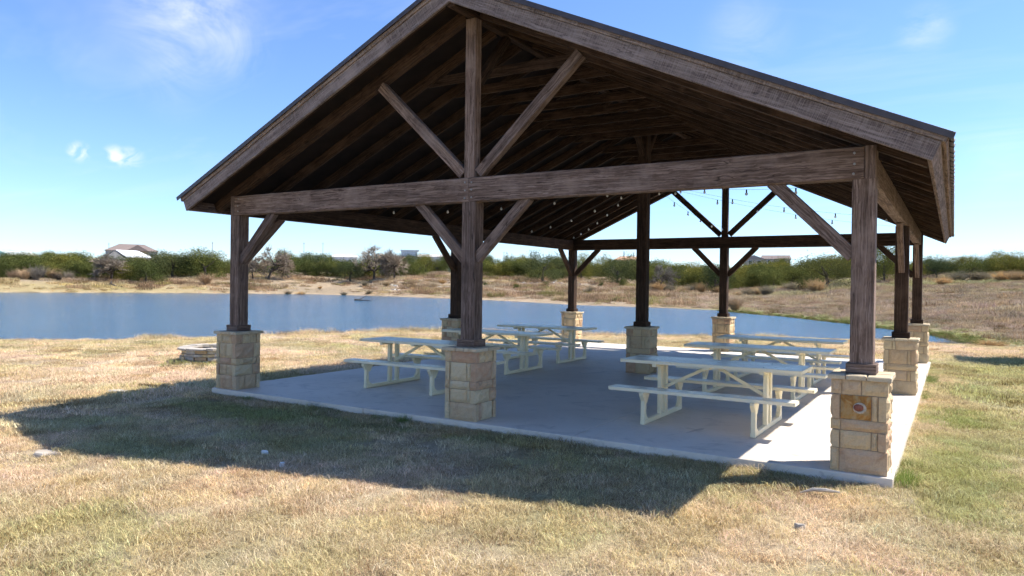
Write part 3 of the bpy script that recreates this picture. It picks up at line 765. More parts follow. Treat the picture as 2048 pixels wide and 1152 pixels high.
# ------------------------------------------------------------------ picnic tables
TZ, BZ = .84, .49
def table_proto():
    parts = []
    def add(name, mb, mat): parts.append((name, mb.mesh(name, mat), None))
    # top planks
    for k in range(5):
        mb = MB(); w = .139; g = .153
        yc = (k-2)*g
        chamfer_slab(mb, (-1.22, yc-w/2, TZ-.045), (1.22, yc+w/2, TZ), .006); mb.F.append((3, 2, 1, 0))
        add('top_plank', mb, PLANK)
    for sx in (-1, 1):
        mb = MB(); mb.bar((sx*1.228, -.385, TZ-.023), (sx*1.228, .385, TZ-.023), .014, .047); add('end_cap', mb, CREAM)
    for sy in (-1, 1):
        for q in range(2):
            mb = MB(); yc = sy*.665+(q-.5)*.136
            chamfer_slab(mb, (-1.22, yc-.063, BZ-.045), (1.22, yc+.063, BZ), .006); mb.F.append((3, 2, 1, 0)); add('bench_plank', mb, PLANK)
        for sx in (-1, 1):
            mb = MB(); mb.bar((sx*1.228, sy*.665-.13, BZ-.023), (sx*1.228, sy*.665+.13, BZ-.023), .014, .047); add('bench_end_cap', mb, CREAM)
    for sx in (-1, 1):
        x = sx*.735
        mb = MB(); mb.bar((x, -.77, .035), (x, .77, .035), .062, .062); add('skid', mb, CREAM)
        for sy in (-1, 1):
            mb = MB()
            mb.bar((x, sy*.735, .066), (x, sy*.735, BZ-.06), .062, .07, up=(0, 1, 0))
            # flared gusset that carries the bench and a curved foot corner
            prof = [(.035, BZ-.20), (.125, BZ-.075), (.125, BZ-.047), (-.125, BZ-.047), (-.125, BZ-.075), (-.035, BZ-.20)]
            V = [(x-.028, sy*.71+p[0], p[1]) for p in prof]+[(x+.028, sy*.71+p[0], p[1]) for p in prof]
            mb.add(V, [(0,1,2,3,4,5), (11,10,9,8,7,6)]+[(i, 6+i, 6+(i+1) % 6, (i+1) % 6) for i in range(6)])
            prof = [(.70, .066), (.60, .066), (.645, .085), (.68, .12), (.70, .17)]
            V = [(x-.026, sy*p[0], p[1]) for p in prof]+[(x+.026, sy*p[0], p[1]) for p in prof]
            mb.add(V, [(0,1,2,3,4), (9,8,7,6,5)]+[(i, 5+i, 5+(i+1) % 5, (i+1) % 5) for i in range(5)])
            add('bench_leg', mb, CREAM)
            mb = MB(); mb.bar((x, sy*.10, .066), (x, sy*.10, TZ-.088), .06, .085, up=(0, 1, 0)); add('upright', mb, CREAM)
        mb = MB(); mb.bar((x, -.36, TZ-.067), (x, .36, TZ-.067), .06, .042); add('top_bearer', mb, CREAM)
        mb = MB(); mb.bar((x, -.06, .42), (x, .06, .42), .035, .05); add('cross_tie', mb, CREAM)
        mb = MB(); mb.bar((x-sx*.02, 0, .43), (sx*.06, 0, TZ-.07), .035, .045); add('diagonal_brace', mb, CREAM)
    mb = MB(); mb.bar((0, -.36, TZ-.062), (0, .36, TZ-.062), .09, .03); add('centre_bearer', mb, CREAM)
    mb = MB()
    for sx in (-1, 1):
        for yy in (-.25, .25): mb.lathe([(.010, 0), (.010, .004), (.006, .006)], 8, (sx*.735, yy, TZ))
    add('bolt', mb, STEEL)
    return parts
TP = table_proto()
TABLES = [(2.96, 1.67, 'cream metal picnic table nearest the right front pillar, largest in view'), (2.85, 4.88, 'second cream picnic table of the right row, between two others'),
          (2.75, 7.38, 'farthest picnic table of the right row, near the lake side'), (-2.40, 2.0, 'cream picnic table of the left row partly hidden by the middle front pillar'),
          (-2.88, 5.15, 'middle picnic table of the left row, behind the middle front pillar'), (-3.0, 7.7, 'farthest picnic table of the left row in front of the lake')]
for tx, ty, lab in TABLES:
    r = tag(empty('picnic_table', (tx, ty, .0005), random.uniform(-.012, .012)), lab, 'picnic table', 'picnic tables under the pavilion')
    for nm, me, _ in TP: link(nm, me, r)

# ------------------------------------------------------------------ fire pit
fx, fy = -12.95, 5.3; fz = gz(fx, fy)-.03
FP = tag(empty('fire_pit', (fx, fy, fz)), 'round dry stone fire pit with flat pale capstones on the lawn', 'fire pit')
ash = MB(); ash.lathe([(.62, 0), (.62, .16), (.3, .19), (.01, .2)], 20); ash.build('ash_bed', ASH, FP)
rnd = random.Random(5)
zc = 0
for c, hc in enumerate((.12, .10, .09, .10)):
    n = 15; off = rnd.random()
    for k in range(n):
        a0 = 2*math.pi*(k+off+rnd.uniform(-.1, .1))/n; dw = 2*math.pi/n*.46
        ri, ro = .62+rnd.uniform(-.02, .02), .86+rnd.uniform(-.03, .03)
        V = []
        for zz in (zc+.004, zc+hc-.006+rnd.uniform(-.006, .0)):
            for rr, da in ((ri, -dw), (ro, -dw), (ro+.015, 0), (ro, dw), (ri, dw)):
                V.append((rr*math.cos(a0+da), rr*math.sin(a0+da), zz))
        link('wall_stone', mkmesh('wall_stone', V, [(4,3,2,1,0), (5,6,7,8,9)]+[(i, (i+1) % 5, 5+(i+1) % 5, 5+i) for i in range(5)], STONE if rnd.random() < .45 else LIME), FP)
    zc += hc
n = 9
for k in range(n):
    a0 = 2*math.pi*(k+.3)/n; dw = math.pi/n*.97; ri, ro = .58+rnd.uniform(-.04, .03), .95+rnd.uniform(-.03, .03); th = rnd.uniform(.05, .075)
    V = []
    for zz in (zc, zc+th):
        for rr, da in ((ri, -dw), (ro*.97, -dw), (ro, -dw*.4), (ro*.99, dw*.4), (ro*.97, dw), (ri, dw), (ri*1.02, 0)):
            V.append((rr*math.cos(a0+da), rr*math.sin(a0+da), zz+rnd.uniform(-.006, .006)))
    link('cap_slab', mkmesh('cap_slab', V, [(6,5,4,3,2,1,0), (7,8,9,10,11,12,13)]+[(i, (i+1) % 7, 7+(i+1) % 7, 7+i) for i in range(7)], LIME), FP)

# ------------------------------------------------------------------ small things on the lawn
def slabstone(name, x, y, rx, ry, h, lab, cat, seed, mat=LIME, rot=0, grp=None):
    r = random.Random(seed); n = 9; V = []; z = gz(x, y)
    for zz, sc in ((-.04, 1.0), (h*.6, .98), (h, .86)):
        for k in range(n):
            a = 2*math.pi*k/n; q = sc*(1+.22*math.sin(3*a+seed)+.1*math.sin(5*a+seed*2)); px, py = rx*q*math.cos(a), ry*q*math.sin(a)
            V.append((px*math.cos(rot)-py*math.sin(rot), px*math.sin(rot)+py*math.cos(rot), zz+r.uniform(-.004, .004)))
    Fc = [(i, (i+1) % n, n+(i+1) % n, n+i) for i in range(n)]+[(n+i, n+(i+1) % n, 2*n+(i+1) % n, 2*n+i) for i in range(n)]+[tuple(2*n+i for i in range(n)), tuple(range(n))[::-1]]
    return tag(link(name, mkmesh(name, V, Fc, mat), None, (x, y, z)), lab, cat, grp)
slabstone('flat_stone', -3.75, -3.78, .20, .10, .055, 'flat grey stone in the grass at the tip of the roof shadow', 'stone', 1, LIME, .3)
slabstone('flat_stone', -8.35, -.2, .24, .13, .045, 'pale flat stone in sunlit grass left of the roof shadow', 'stone', 2, LIME, .2)
slabstone('flat_stone', -7.7, .9, .22, .09, .06, 'small pale stone in grass near the left front pillar', 'stone', 3, LIME, .5)
slabstone('paper_scrap', -1.2, -2.57, .045, .018, .05, 'white paper scrap in the shaded grass, farther of two', 'litter', 4, PAPER, .3)
slabstone('paper_scrap', -.57, -2.86, .032, .018, .05, 'white paper scrap at the edge of the roof shadow, nearer of two', 'litter', 5, PAPER, 1.0)
slabstone('flat_stone', 4.74, -1.97, .045, .022, .04, 'small pale stone in the foreground grass below the right pillar', 'stone', 6, LIME, .2)
mb = MB(); mb.tube([(-.17, -.05, .03), (-.06, .0, .065), (.05, .02, .07), (.17, .06, .06)], [.006, .018, .020, .008], 6)
tag(mb.build('dry_stick', PAPER if False else LIME, None, (4.74, -.95, gz(4.74, -.95))), 'bleached stick lying in grass in front of the right pillar', 'stick')

# ------------------------------------------------------------------ grass, scattered as instances of blade clumps
PROTO = bpy.data.collections.new('grass_clumps')
def clump(name, n, rad, h0, h1, wid, lean, seed, bend=.5, tilt0=0.):
    r = np.random.default_rng(seed); V = []; Fc = []; sh = []
    for _ in range(n):
        a = r.uniform(0, 2*math.pi); q = rad*math.sqrt(r.random()); bx, by = q*math.cos(a), q*math.sin(a)
        h = r.uniform(h0, h1); d = r.uniform(0, 2*math.pi); ln = r.uniform(tilt0, lean)*h
        w = wid*r.uniform(.6, 1.2); ex, ey = math.cos(d+math.pi/2)*w/2, math.sin(d+math.pi/2)*w/2
        m1 = (bx+math.cos(d)*ln*(.5-.25*bend), by+math.sin(d)*ln*(.5-.25*bend), h*.58)
        tip = (bx+math.cos(d)*ln, by+math.sin(d)*ln, h*(1-.15*bend*r.random()))
        b = len(V); V += [(bx-ex, by-ey, -.01), (bx+ex, by+ey, -.01), (m1[0]+ex*.8, m1[1]+ey*.8, m1[2]), (m1[0]-ex*.8, m1[1]-ey*.8, m1[2]), tip]
        Fc += [(b, b+1, b+2, b+3), (b+3, b+2, b+4)]; s = r.random(); sh += [s]*5
    me = mkmesh(name, V, Fc, BLADE); fattr(me, 'shade', sh, 'FLOAT')
    return bpy.data.objects.new(name, me)
def coll(name, objs):
    c = bpy.data.collections.new(name)
    for o in objs: c.objects.link(o)
    return c
LAWN = coll('lawn_clumps', [clump('lawn_clump', 320, .28, .012, .044, .0045, 3.0, 50+i, .6, .5) for i in range(7)])
TUFT = coll('tuft_clumps', [clump('tuft_clump', 80, .38, .12, .46, .010, .9, 80+i, .7) for i in range(5)])
BRUSH = coll('brush_clumps', [clump('brush_clump', 190, 1.15, .16, .55, .035, .9, 110+i, .6) for i in range(5)])
LAWN2 = coll('lawn_patches', [clump('lawn_patch', 800, .62, .014, .060, .0085, 2.6, 140+i, .6, .5) for i in range(6)])
def scatter(name, pts, cols, scl, collection, label):
    me = bpy.data.meshes.new(name); me.vertices.add(len(pts)); me.vertices.foreach_set('co', np.asarray(pts, np.float32).ravel())
    n = len(pts)
    fattr(me, 'col', np.concatenate([cols, np.ones((n, 1))], 1), 'FLOAT_COLOR')
    fattr(me, 'scl', np.stack([scl, scl, scl*rng.uniform(.8, 1.2, n)], 1))
    fattr(me, 'rot', np.stack([rng.uniform(-.12, .12, n), rng.uniform(-.12, .12, n), rng.uniform(0, 6.283, n)], 1))
    o = link(name, me); tag(o, label, 'grass', kind='stuff')
    g = bpy.data.node_groups.new(name, 'GeometryNodeTree')
    g.interface.new_socket('Geometry', in_out='INPUT', socket_type='NodeSocketGeometry'); g.interface.new_socket('Geometry', in_out='OUTPUT', socket_type='NodeSocketGeometry')
    gi = g.nodes.new('NodeGroupInput'); go = g.nodes.new('NodeGroupOutput')
    ci = g.nodes.new('GeometryNodeCollectionInfo'); ci.inputs['Collection'].default_value = collection; ci.inputs['Separate Children'].default_value = True; ci.inputs['Reset Children'].default_value = True
    ip = g.nodes.new('GeometryNodeInstanceOnPoints'); ip.inputs['Pick Instance'].default_value = True
    def na(nm, typ='FLOAT_VECTOR'):
        q = g.nodes.new('GeometryNodeInputNamedAttribute'); q.data_type = typ; q.inputs[0].default_value = nm; return q.outputs[0]
    rv = g.nodes.new('FunctionNodeRandomValue'); rv.data_type = 'INT'; rv.inputs[4].default_value = 0; rv.inputs[5].default_value = len(collection.objects)-1
    e2r = g.nodes.new('FunctionNodeEulerToRotation')
    g.links.new(gi.outputs[0], ip.inputs['Points']); g.links.new(ci.outputs[0], ip.inputs['Instance']); g.links.new(rv.outputs[2], ip.inputs['Instance Index'])
    g.links.new(na('rot'), e2r.inputs[0]); g.links.new(e2r.outputs[0], ip.inputs['Rotation']); g.links.new(na('scl'), ip.inputs['Scale'])
    g.links.new(ip.outputs[0], go.inputs[0])
    md = o.modifiers.new('scatter', 'NODES'); md.node_group = g
    return o
def polar(n, r0, r1, b0, b1, power=1.0):
    r = r0+(r1-r0)*rng.random(n)**power; b = np.radians(rng.uniform(b0, b1, n))
    return CAM.x-r*np.sin(b), CAM.y+r*np.cos(b), r
def place(x, y, keep, jitter, scl, collection, name, label, tint=1.0):
    z, s, w = terrain(x, y); k = keep(x, y, s, w); x, y, z, s, w, scl = x[k], y[k], z[k], s[k], w[k], scl[k]
    c, g = cover(x, y, s, w); n = len(x)
    brown = (rng.random(n) < .12)[:, None]
    c = np.where(brown, c*np.array([.62, .55, .5]), c)
    c = c*rng.uniform(1-jitter, 1+jitter, (n, 1))*np.stack([rng.uniform(.94, 1.08, n), rng.uniform(.96, 1.06, n), rng.uniform(.85, 1.15, n)], 1)*tint
    return scatter(name, np.stack([x, y, z-.004], 1), c, scl*(1+.35*g), collection, label), (x, y, s, w)
offslab = lambda x, y: slabdist(x, y) > .03
firepit = lambda x, y: np.hypot(x-fx, y-fy) > .9
def area_polar(n, r0, r1, b0, b1):
    r = np.sqrt(rng.uniform(r0*r0, r1*r1, n)); b = np.radians(rng.uniform(b0, b1, n))
    return CAM.x-r*np.sin(b), CAM.y+r*np.cos(b), r
keep_lawn = lambda x, y, s, w: (w > .5) & (s > .2) & offslab(x, y) & firepit(x, y)
x, y, r = area_polar(4600, 3.0, 14, -14, 78)
place(x, y, keep_lawn, .22, rng.uniform(.75, 1.15, len(r))*(.6+.4*sstep(.1, .8, slabdist(x, y))), LAWN, 'lawn_grass', 'short straw coloured lawn with green patches in front of the pavilion', 1.5)
x, y, r = area_polar(5600, 13.5, 47, -12, 74)
place(x, y, lambda x, y, s, w: keep_lawn(x, y, s, w) & (slabdist(x, y) > .6), .2, rng.uniform(.8, 1.25, len(r)), LAWN2, 'lawn_grass', 'short straw coloured lawn stretching from the pavilion to the lake', 1.5)
u = rng.random(420); x = SLAB[0]+u*10.6; y = np.full(420, SLAB[2])-np.abs(rng.normal(.05, .06, 420))
place(x, y, keep_lawn, .25, rng.uniform(.5, 1.3, 420)*(.5+1.1*fbm(x, y, .6, 71)), LAWN, 'lawn_grass', 'ragged dry grass creeping up to the front edge of the concrete slab', 1.4)
u = rng.random(900); x = np.where(u < .5, SLAB[0]-rng.uniform(.1, .7, 900), SLAB[1]+rng.uniform(.1, .7, 900)); y = rng.uniform(SLAB[2], SLAB[3]+.6, 900)
place(x, y, keep_lawn, .2, rng.uniform(.8, 1.1, 900), LAWN, 'lawn_grass', 'short grass along both long sides of the concrete slab', 1.5)
# taller tufts standing along the near shore and hard against the slab edge
t = rng.random(3600); seg = np.array(NEAR[3:]); cum = np.r_[0, np.cumsum(np.hypot(*np.diff(seg, axis=0).T))]
u = t*cum[-1]; x = np.interp(u, cum, seg[:, 0])+rng.normal(0, .55, len(u)); y = np.interp(u, cum, seg[:, 1])+rng.normal(0, .55, len(u))
pn = fbm(x, y, 2.2, 61)
place(x, y, lambda x, y, s, w: (s > .05) & (s < 2.0), .2, rng.uniform(.35, .8, len(x))*(.55+.75*sstep(.42, .7, pn)), TUFT, 'shore_grass', 'tall dry grass fringe along the near shore of the lake', 1.6)
u = rng.random(420); x = np.concatenate([SLAB[0]+u[:260]*10.2, np.full(160, SLAB[1])]); y = np.concatenate([np.full(260, SLAB[2]), SLAB[2]+u[260:]*13])
x = x+np.where(np.arange(420) < 260, 0, np.abs(rng.normal(.06, .05, 420))); y = y-np.where(np.arange(420) < 260, np.abs(rng.normal(.08, .10, 420)), 0)
pn = fbm(x, y, .9, 15); zz = terrain(x, y)
cc = np.array([.17, .23, .06])*rng.uniform(.8, 1.3, (420, 1)); k = offslab(x, y) & (pn > .42) & ((x < -.6) | (x > 5) | (np.abs(x-1.0) < .35))
scatter('edge_grass', np.stack([x, y, zz[0]], 1)[k], cc[k], (rng.uniform(.15, .34, 420)*sstep(.4, .7, pn)+.10)[k], TUFT, 'longer green grass growing against the edge of the concrete slab')
# far banks: coarse dry grass
x, y, r = polar(15000, 34, 200, -9, 70, .75)
fn = fbm(x, y, 6, 90)
place(x, y, lambda x, y, s, w: (w <= .5) & (s > .4) & (s < 95) & (rng.random(len(x)) < .35+.9*sstep(.4, .65, fbm(x, y, 6, 90))), .25, rng.uniform(.35, 1.0, len(r))*(.5+sstep(.35, .7, fn))*np.clip(terrain(x, y)[1]/7, .3, 1)*np.interp(r, [40, 80, 130], [.6, .85, 1.15]), BRUSH, 'bank_grass', 'dry bunch grass covering the banks across the water', 1.5)
x, y, r = polar(6500, 38, 135, -10, 20, .9); fn = fbm(x, y, 5, 190)
place(x, y, lambda x, y, s, w: (w <= .5) & (s > 2.0) & (s < 95), .3, rng.uniform(.45, .9, len(r))*(.6+.6*fn)*np.interp(r, [40, 130], [.6, 1.1]), BRUSH, 'hillside_grass', 'dry buff grass covering the hillside at the right', 1.45)
x, y, r = polar(5200, 90, 200, 17, 64, .8); fn = fbm(x, y, 4.5, 133)
z, sd, w = terrain(x, y); k = (w < .5) & (sd > 5) & (sd < 62) & (fn > .50)
cc = np.array([[.36, .255, .165]])*rng.uniform(.55, 1.35, (5200, 1))*np.where(rng.random((5200, 1)) < .2, np.array([[.75, .95, .6]]), 1.0)
scatter('bank_scrub', np.stack([x, y, z-.02], 1)[k], cc[k], (rng.uniform(.8, 1.9, 5200)*sstep(.45, .65, fn))[k]+.3, BRUSH, 'brown dead scrub and weeds on the bank across the water')
# green sedge rim on the right-hand far shore
u = rng.random(1500); seg = np.array(FAR[:8]); cum = np.r_[0, np.cumsum(np.hypot(*np.diff(seg, axis=0).T))]
x = np.interp(u*cum[-1], cum, seg[:, 0])+rng.normal(0, .7, 1500); y = np.interp(u*cum[-1], cum, seg[:, 1])+rng.normal(0, .5, 1500)
z, s, w = terrain(x, y); k = (s > -.25) & (s < 2.4)
cc = np.where(rng.random((1500, 1)) < .75, np.array([[.12, .145, .04]]), np.array([[.27, .19, .10]]))*rng.uniform(.7, 1.3, (1500, 1))
scatter('shore_sedge', np.stack([x, y, np.maximum(z, WZ-.05)], 1)[k], cc[k], rng.uniform(.25, .55, 1500)[k], TUFT, 'green sedge along the far shore at the right')

# ------------------------------------------------------------------ trees and shrubs
def leaf_cloud(seed, lobes, n, size, flat=.75, hollow=.55):
    """leaf-sized faces gathered in sprays over a lumpy crown made of several lobes; unit height about 1"""
    r = np.random.default_rng(seed); V = []; Fc = []
    L_ = np.array(lobes, float)
    vol = L_[:, 3]**2; pick = r.choice(len(L_), n, p=vol/vol.sum())
    for i in range(n):
        cx, cy, cz, R = L_[pick[i]]
        d = r.normal(size=3); d /= np.linalg.norm(d)
        rr = R*(hollow+(1-hollow)*r.random()**.6)*(1+.25*r.normal()*.5)
        c = np.array([cx, cy, cz])+d*rr*np.array([1, 1, flat])
        if c[2] < .03: c[2] = .03+abs(r.normal())*.04
        for _ in range(8):
            o = c+r.normal(size=3)*size*1.1; a = r.normal(size=3); a /= np.linalg.norm(a); b = np.cross(a, r.normal(size=3)); b /= np.linalg.norm(b)
            sz = size*r.uniform(.5, 1.1); k = len(V)
            V += [o-a*sz*.5, o+b*sz*.35, o+a*sz*.6]; Fc.append((k, k+1, k+2))
    return V, Fc
def juniper_lobes(seed, n=9, spread=.38, tall=1.0, skirt=6):
    r = np.random.default_rng(seed); o = [(0, 0, .55*tall, .34)]
    for i in range(n):
        a = r.uniform(0, 6.28); q = spread*r.uniform(.5, 1.0); z = r.uniform(.16, .80)*tall
        o.append((q*math.cos(a)*(1.15-z*.55), q*math.sin(a)*(1.15-z*.55), z, r.uniform(.15, .25)))
    for i in range(skirt):
        a = 6.28*(i+r.random())/skirt; q = spread*r.uniform(.75, 1.05)
        o.append((q*math.cos(a), q*math.sin(a), r.uniform(.10, .24), r.uniform(.13, .20)))
    return o
JM = []
for i in range(6):
    V, Fc = leaf_cloud(200+i, juniper_lobes(300+i, 9+i % 3), 950, .042, .8)
    JM.append(mkmesh('crown', V, Fc, JUN))
OM = []
for i in range(3):
    V, Fc = leaf_cloud(230+i, juniper_lobes(340+i, 12, .5, .95, 3), 1000, .040, .75)
    OM.append(mkmesh('crown', V, Fc, OAK))
def trunk_mesh(seed, h, r0, limbs=4, mat=BARK):
    r = random.Random(seed); mb = MB()
    pts = [(0, 0, -.04), (r.uniform(-.02, .02), r.uniform(-.02, .02), h*.4), (r.uniform(-.05, .05), r.uniform(-.05, .05), h)]
    mb.tube(pts, [r0*1.3, r0, r0*.6], 7)
    for k in range(limbs):
        a = r.uniform(0, 6.28); z = h*r.uniform(.25, .8); e = r.uniform(.18, .3)
        mb.tube([(0, 0, z), (math.cos(a)*e*.5, math.sin(a)*e*.5, z+.12), (math.cos(a)*e, math.sin(a)*e, z+.28)], [r0*.6, r0*.42, r0*.15], 5)
    return mb.mesh('trunk', mat)
TM = [trunk_mesh(400+i, .5, .028) for i in range(4)]
def bare_tree(seed, spread=.9, depth=4, twig=700):
    r = random.Random(seed); mb = MB(); ends = []
    def grow(p, d, ln, rad, k):
        q = p+d*ln*.5+Vector((r.uniform(-1, 1), r.uniform(-1, 1), r.uniform(-.4, .6)))*ln*.10; e = q+(d+Vector((r.uniform(-1, 1), r.uniform(-1, 1), r.uniform(-.3, .5)))*.25).normalized()*ln*.5
        mb.tube([p, q, e], [rad, rad*.82, rad*.66], 6 if k < 2 else 4)
        if k >= depth: ends.append((e, (e-q).normalized())); return
        if k >= 2: ends.append((e, (e-q).normalized()))
        for _ in range(4 if k < 2 else r.choice([2, 3])):
            nd = (d+Vector((r.uniform(-1, 1), r.uniform(-1, 1), r.uniform(-.75, .55)))*spread*1.25).normalized()
            grow(e, nd, ln*r.uniform(.66, .86), rad*.6, k+1)
    grow(Vector((0, 0, -.03)), Vector((r.uniform(-.25, .25), r.uniform(-.25, .25), 1)).normalized(), .17, .024, 0)
    tm = mb.mesh('trunk', BARK)
    V = []; Fc = []
    for (e, d) in ends:
        for _ in range(10):
            dd = (d+Vector((r.uniform(-1, 1), r.uniform(-1, 1), r.uniform(-.5, .8)))*.9).normalized(); ln = r.uniform(.03, .09); sd = dd.orthogonal().normalized()*.0045
            k = len(V); V += [e-sd, e+sd, e+dd*ln]; Fc.append((k, k+1, k+2))
            for __ in range(2):
                o = e+dd*ln*r.uniform(.4, 1); d3 = (dd+Vector((r.uniform(-1, 1), r.uniform(-1, 1), r.uniform(-1, 1)))*.8).normalized(); k = len(V)
                V += [o-sd*.8, o+sd*.8, o+d3*ln*.6]; Fc.append((k, k+1, k+2))
    cmesh = mkmesh('crown', V, Fc, TWIG)
    return tm, cmesh
BARE = [bare_tree(500+i, .85+.1*(i % 2)) for i in range(4)]
def shrub_mesh(seed, mat, n=420):
    r = random.Random(seed); V = []; Fc = []
    for _ in range(n):
        a = r.uniform(0, 6.28); t = r.uniform(0, 1.0); b = Vector((r.uniform(-.10, .10), r.uniform(-.10, .10), 0))
        d = Vector((math.cos(a)*t*.7, math.sin(a)*t*.7, r.uniform(.5, 1.0))); ln = r.uniform(.55, 1.0); tip = b+d*ln
        s = d.orthogonal().normalized()*.008; k = len(V); mid = b+d*ln*.55
        V += [b-s, b+s, mid+s, mid-s, tip]; Fc += [(k, k+1, k+2, k+3), (k+3, k+2, k+4)]
        for __ in range(3):
            o = b+d*ln*r.uniform(.4, 1.); e = o+Vector((r.uniform(-1, 1), r.uniform(-1, 1), r.uniform(0, 1)))*.16; k = len(V); V += [o-s, o+s, e]; Fc.append((k, k+1, k+2))
    return mkmesh('twigs', V, Fc, mat)
SHB = [shrub_mesh(600+i, BUFF) for i in range(3)]; SHG = [shrub_mesh(620+i, TWIG) for i in range(2)]
def stem_mesh(seed):
    r = random.Random(seed); mb = MB()
    for _ in range(5): mb.tube([(r.uniform(-.05, .05), r.uniform(-.05, .05), -.03), (r.uniform(-.2, .2), r.uniform(-.2, .2), .5)], [.02, .008], 5)
    return mb.mesh('stems', BARK)
STEM = [stem_mesh(650+i) for i in range(2)]

def norm(*mes):
    co = [np.array([v.co for v in me.vertices]) for me in mes]; al = np.concatenate(co)
    h = np.percentile(al[:, 2], 99.3); w = 2*np.percentile(np.hypot(al[:, 0], al[:, 1]), 93)
    for me, c in zip(mes, co):
        c = c/np.array([w, w, h]); me.vertices.foreach_set('co', c.astype(np.float32).ravel()); me.update()
for q in JM+OM: norm(q)
for q in BARE: norm(*q)
for q in SHB+SHG: norm(q)
def bd(b, d):
    return CAM.x-d*math.sin(math.radians(b)), CAM.y+d*math.cos(math.radians(b))
def bpx(px): return math.degrees(YAW-math.atan((px-1024)/1449.3))
def tree(name, b, d, h, wid, kind, lab, cat='tree', grp=None, i=None):
    x, y = bd(b, d); z = gz(x, y)
    r = tag(empty(name, (x, y, z-.05), random.uniform(0, 6.28)), lab, cat, grp)
    i = random.randrange(100) if i is None else i
    if kind == 'juniper': tm, cmh = TM[i % 4], JM[i % 6]
    elif kind == 'oak': tm, cmh = TM[i % 4], OM[i % 3]
    elif kind == 'bare': tm, cmh = BARE[i % 4]
    elif kind == 'buff': tm, cmh = STEM[i % 2], SHB[i % 3]
    else: tm, cmh = STEM[i % 2], SHG[i % 2]
    for nm, me in (('trunk' if kind in ('juniper', 'oak', 'bare') else 'stems', tm), ('crown' if kind in ('juniper', 'oak', 'bare') else 'twigs', cmh)):
        o = link(nm, me, r); o.scale = (wid, wid, h)
    return r
# thickets: bearing range, count, distance range, height range, width factor, kind, label, group
def thicket(p0, p1, n, d0, d1, h0, h1, wf, kind, lab, grp, name='juniper_tree', cat='tree', marks=None):
    b0, b1 = bpx(p0), bpx(p1)
    for k in range(n):
        t = (k+random.uniform(.1, .9))/n; h = random.uniform(h0*.8, h1)*(.86 if kind == 'juniper' else .8)
        kd = kind
        l2 = lab
        if kind == 'juniper' and random.random() < .22: kd = 'oak'
        if marks:
            for lim, txt in marks:
                if p0+(p1-p0)*t < lim: l2 = lab+' '+txt; break
        tree(name, b0+(b1-b0)*t, random.uniform(d0, d1), h, h*wf*random.uniform(.85, 1.25), kd, l2, cat, grp)
MK1 = [(70, 'at the left picture edge'), (205, 'left of the white roofed barn'), (305, 'below the white roofed barn'), (900, 'between barn and left front post')]
MK2 = [(650, 'left of the brownish oak'), (740, 'behind the brownish oak'), (2000, 'behind the leafless trees')]
MK3 = [(1060, 'left of the largest dark oak'), (1150, 'beside the largest dark oak'), (3000, 'left of the centre post')]
MK4 = [(1440, 'between centre post and far middle post'), (1590, 'below the grey and brown houses'), (3000, 'left of the right front post')]
MK5 = [(1830, 'between the right posts'), (1960, 'just right of the roof corner'), (3000, 'at the right picture edge')]
thicket(-90, 300, 15, 184, 190, 4.6, 5.6, 1.5, 'juniper', 'front row juniper of the left thicket', 'junipers of the left thicket', marks=MK1)
thicket(-90, 480, 19, 194, 204, 5.6, 6.6, 1.5, 'juniper', 'middle row juniper of the left thicket', 'junipers of the left thicket', marks=MK1)
thicket(-90, 490, 18, 208, 228, 6.2, 7.4, 1.5, 'juniper', 'back row juniper of the left thicket', 'junipers of the left thicket', marks=MK1)
thicket(10, 150, 7, 180, 183, 3.2, 4.4, 1.1, 'grey', 'leafless grey brush at the foot of the left thicket', 'grey brush by the left thicket', 'leafless_shrub', 'shrub', marks=[(60, 'at the left picture edge'), (110, 'left of the leafless bush'), (400, 'nearest the leafless bush')])
tree('juniper_tree', bpx(292), 181, 5.2, 8.2, 'juniper', 'rounded olive juniper at right end of grassy left bank', i=1)
tree('bare_tree', bpx(222), 182, 5.4, 9, 'bare', 'leafless grey bush beside the rounded juniper on left bank', i=2)
tree('juniper_tree', bpx(410), 192, 7.2, 11.5, 'juniper', 'broad dark juniper just left of the left front post', i=3)
tree('juniper_tree', bpx(345), 194, 6.6, 10, 'oak', 'dark evergreen above the sandy cut left of the left front post', i=3)
tree('dry_shrub', bpx(412), 178, 2.6, 3.4, 'grey', 'dry dark shrub on the sandy bank left of the left front post', 'shrub', i=1)
tree('bare_tree', bpx(536), 184, 7.6, 10.5, 'bare', 'large leafless tree just right of the left front post', i=0)
tree('bare_tree', bpx(506), 186, 5.6, 7.5, 'bare', 'smaller leafless tree close behind the left front post', i=3)
tree('bare_tree', bpx(748), 180, 8.0, 11.0, 'bare', 'tallest leafless tree standing centre left on the far bank', i=1)
tree('bare_tree', bpx(788), 179, 6.6, 8.0, 'bare', 'leaning leafless tree right of the tallest leafless tree', i=2)
tree('oak_tree', bpx(700), 181, 4.8, 7.5, 'oak', 'brownish oak left of the tallest leafless tree', i=0)
thicket(565, 850, 12, 186, 196, 4.2, 5.4, 1.6, 'juniper', 'front row juniper of the middle thicket', 'junipers of the middle thicket', marks=MK2)
thicket(560, 850, 12, 202, 225, 5.6, 7.0, 1.6, 'juniper', 'back row juniper of the middle thicket', 'junipers of the middle thicket', marks=MK2)
thicket(845, 900, 3, 200, 206, 5.6, 6.6, 1.2, 'juniper', 'green juniper in front of the low pale building, centre of the far bank', 'junipers by the pale building')
thicket(955, 1130, 9, 182, 192, 4.2, 5.4, 1.6, 'juniper', 'front row juniper above the rocky bank', 'junipers above the rocky bank', marks=MK3)
thicket(950, 1300, 16, 198, 225, 5.2, 6.6, 1.6, 'juniper', 'back row juniper above the rocky bank', 'junipers above the rocky bank', marks=MK3)
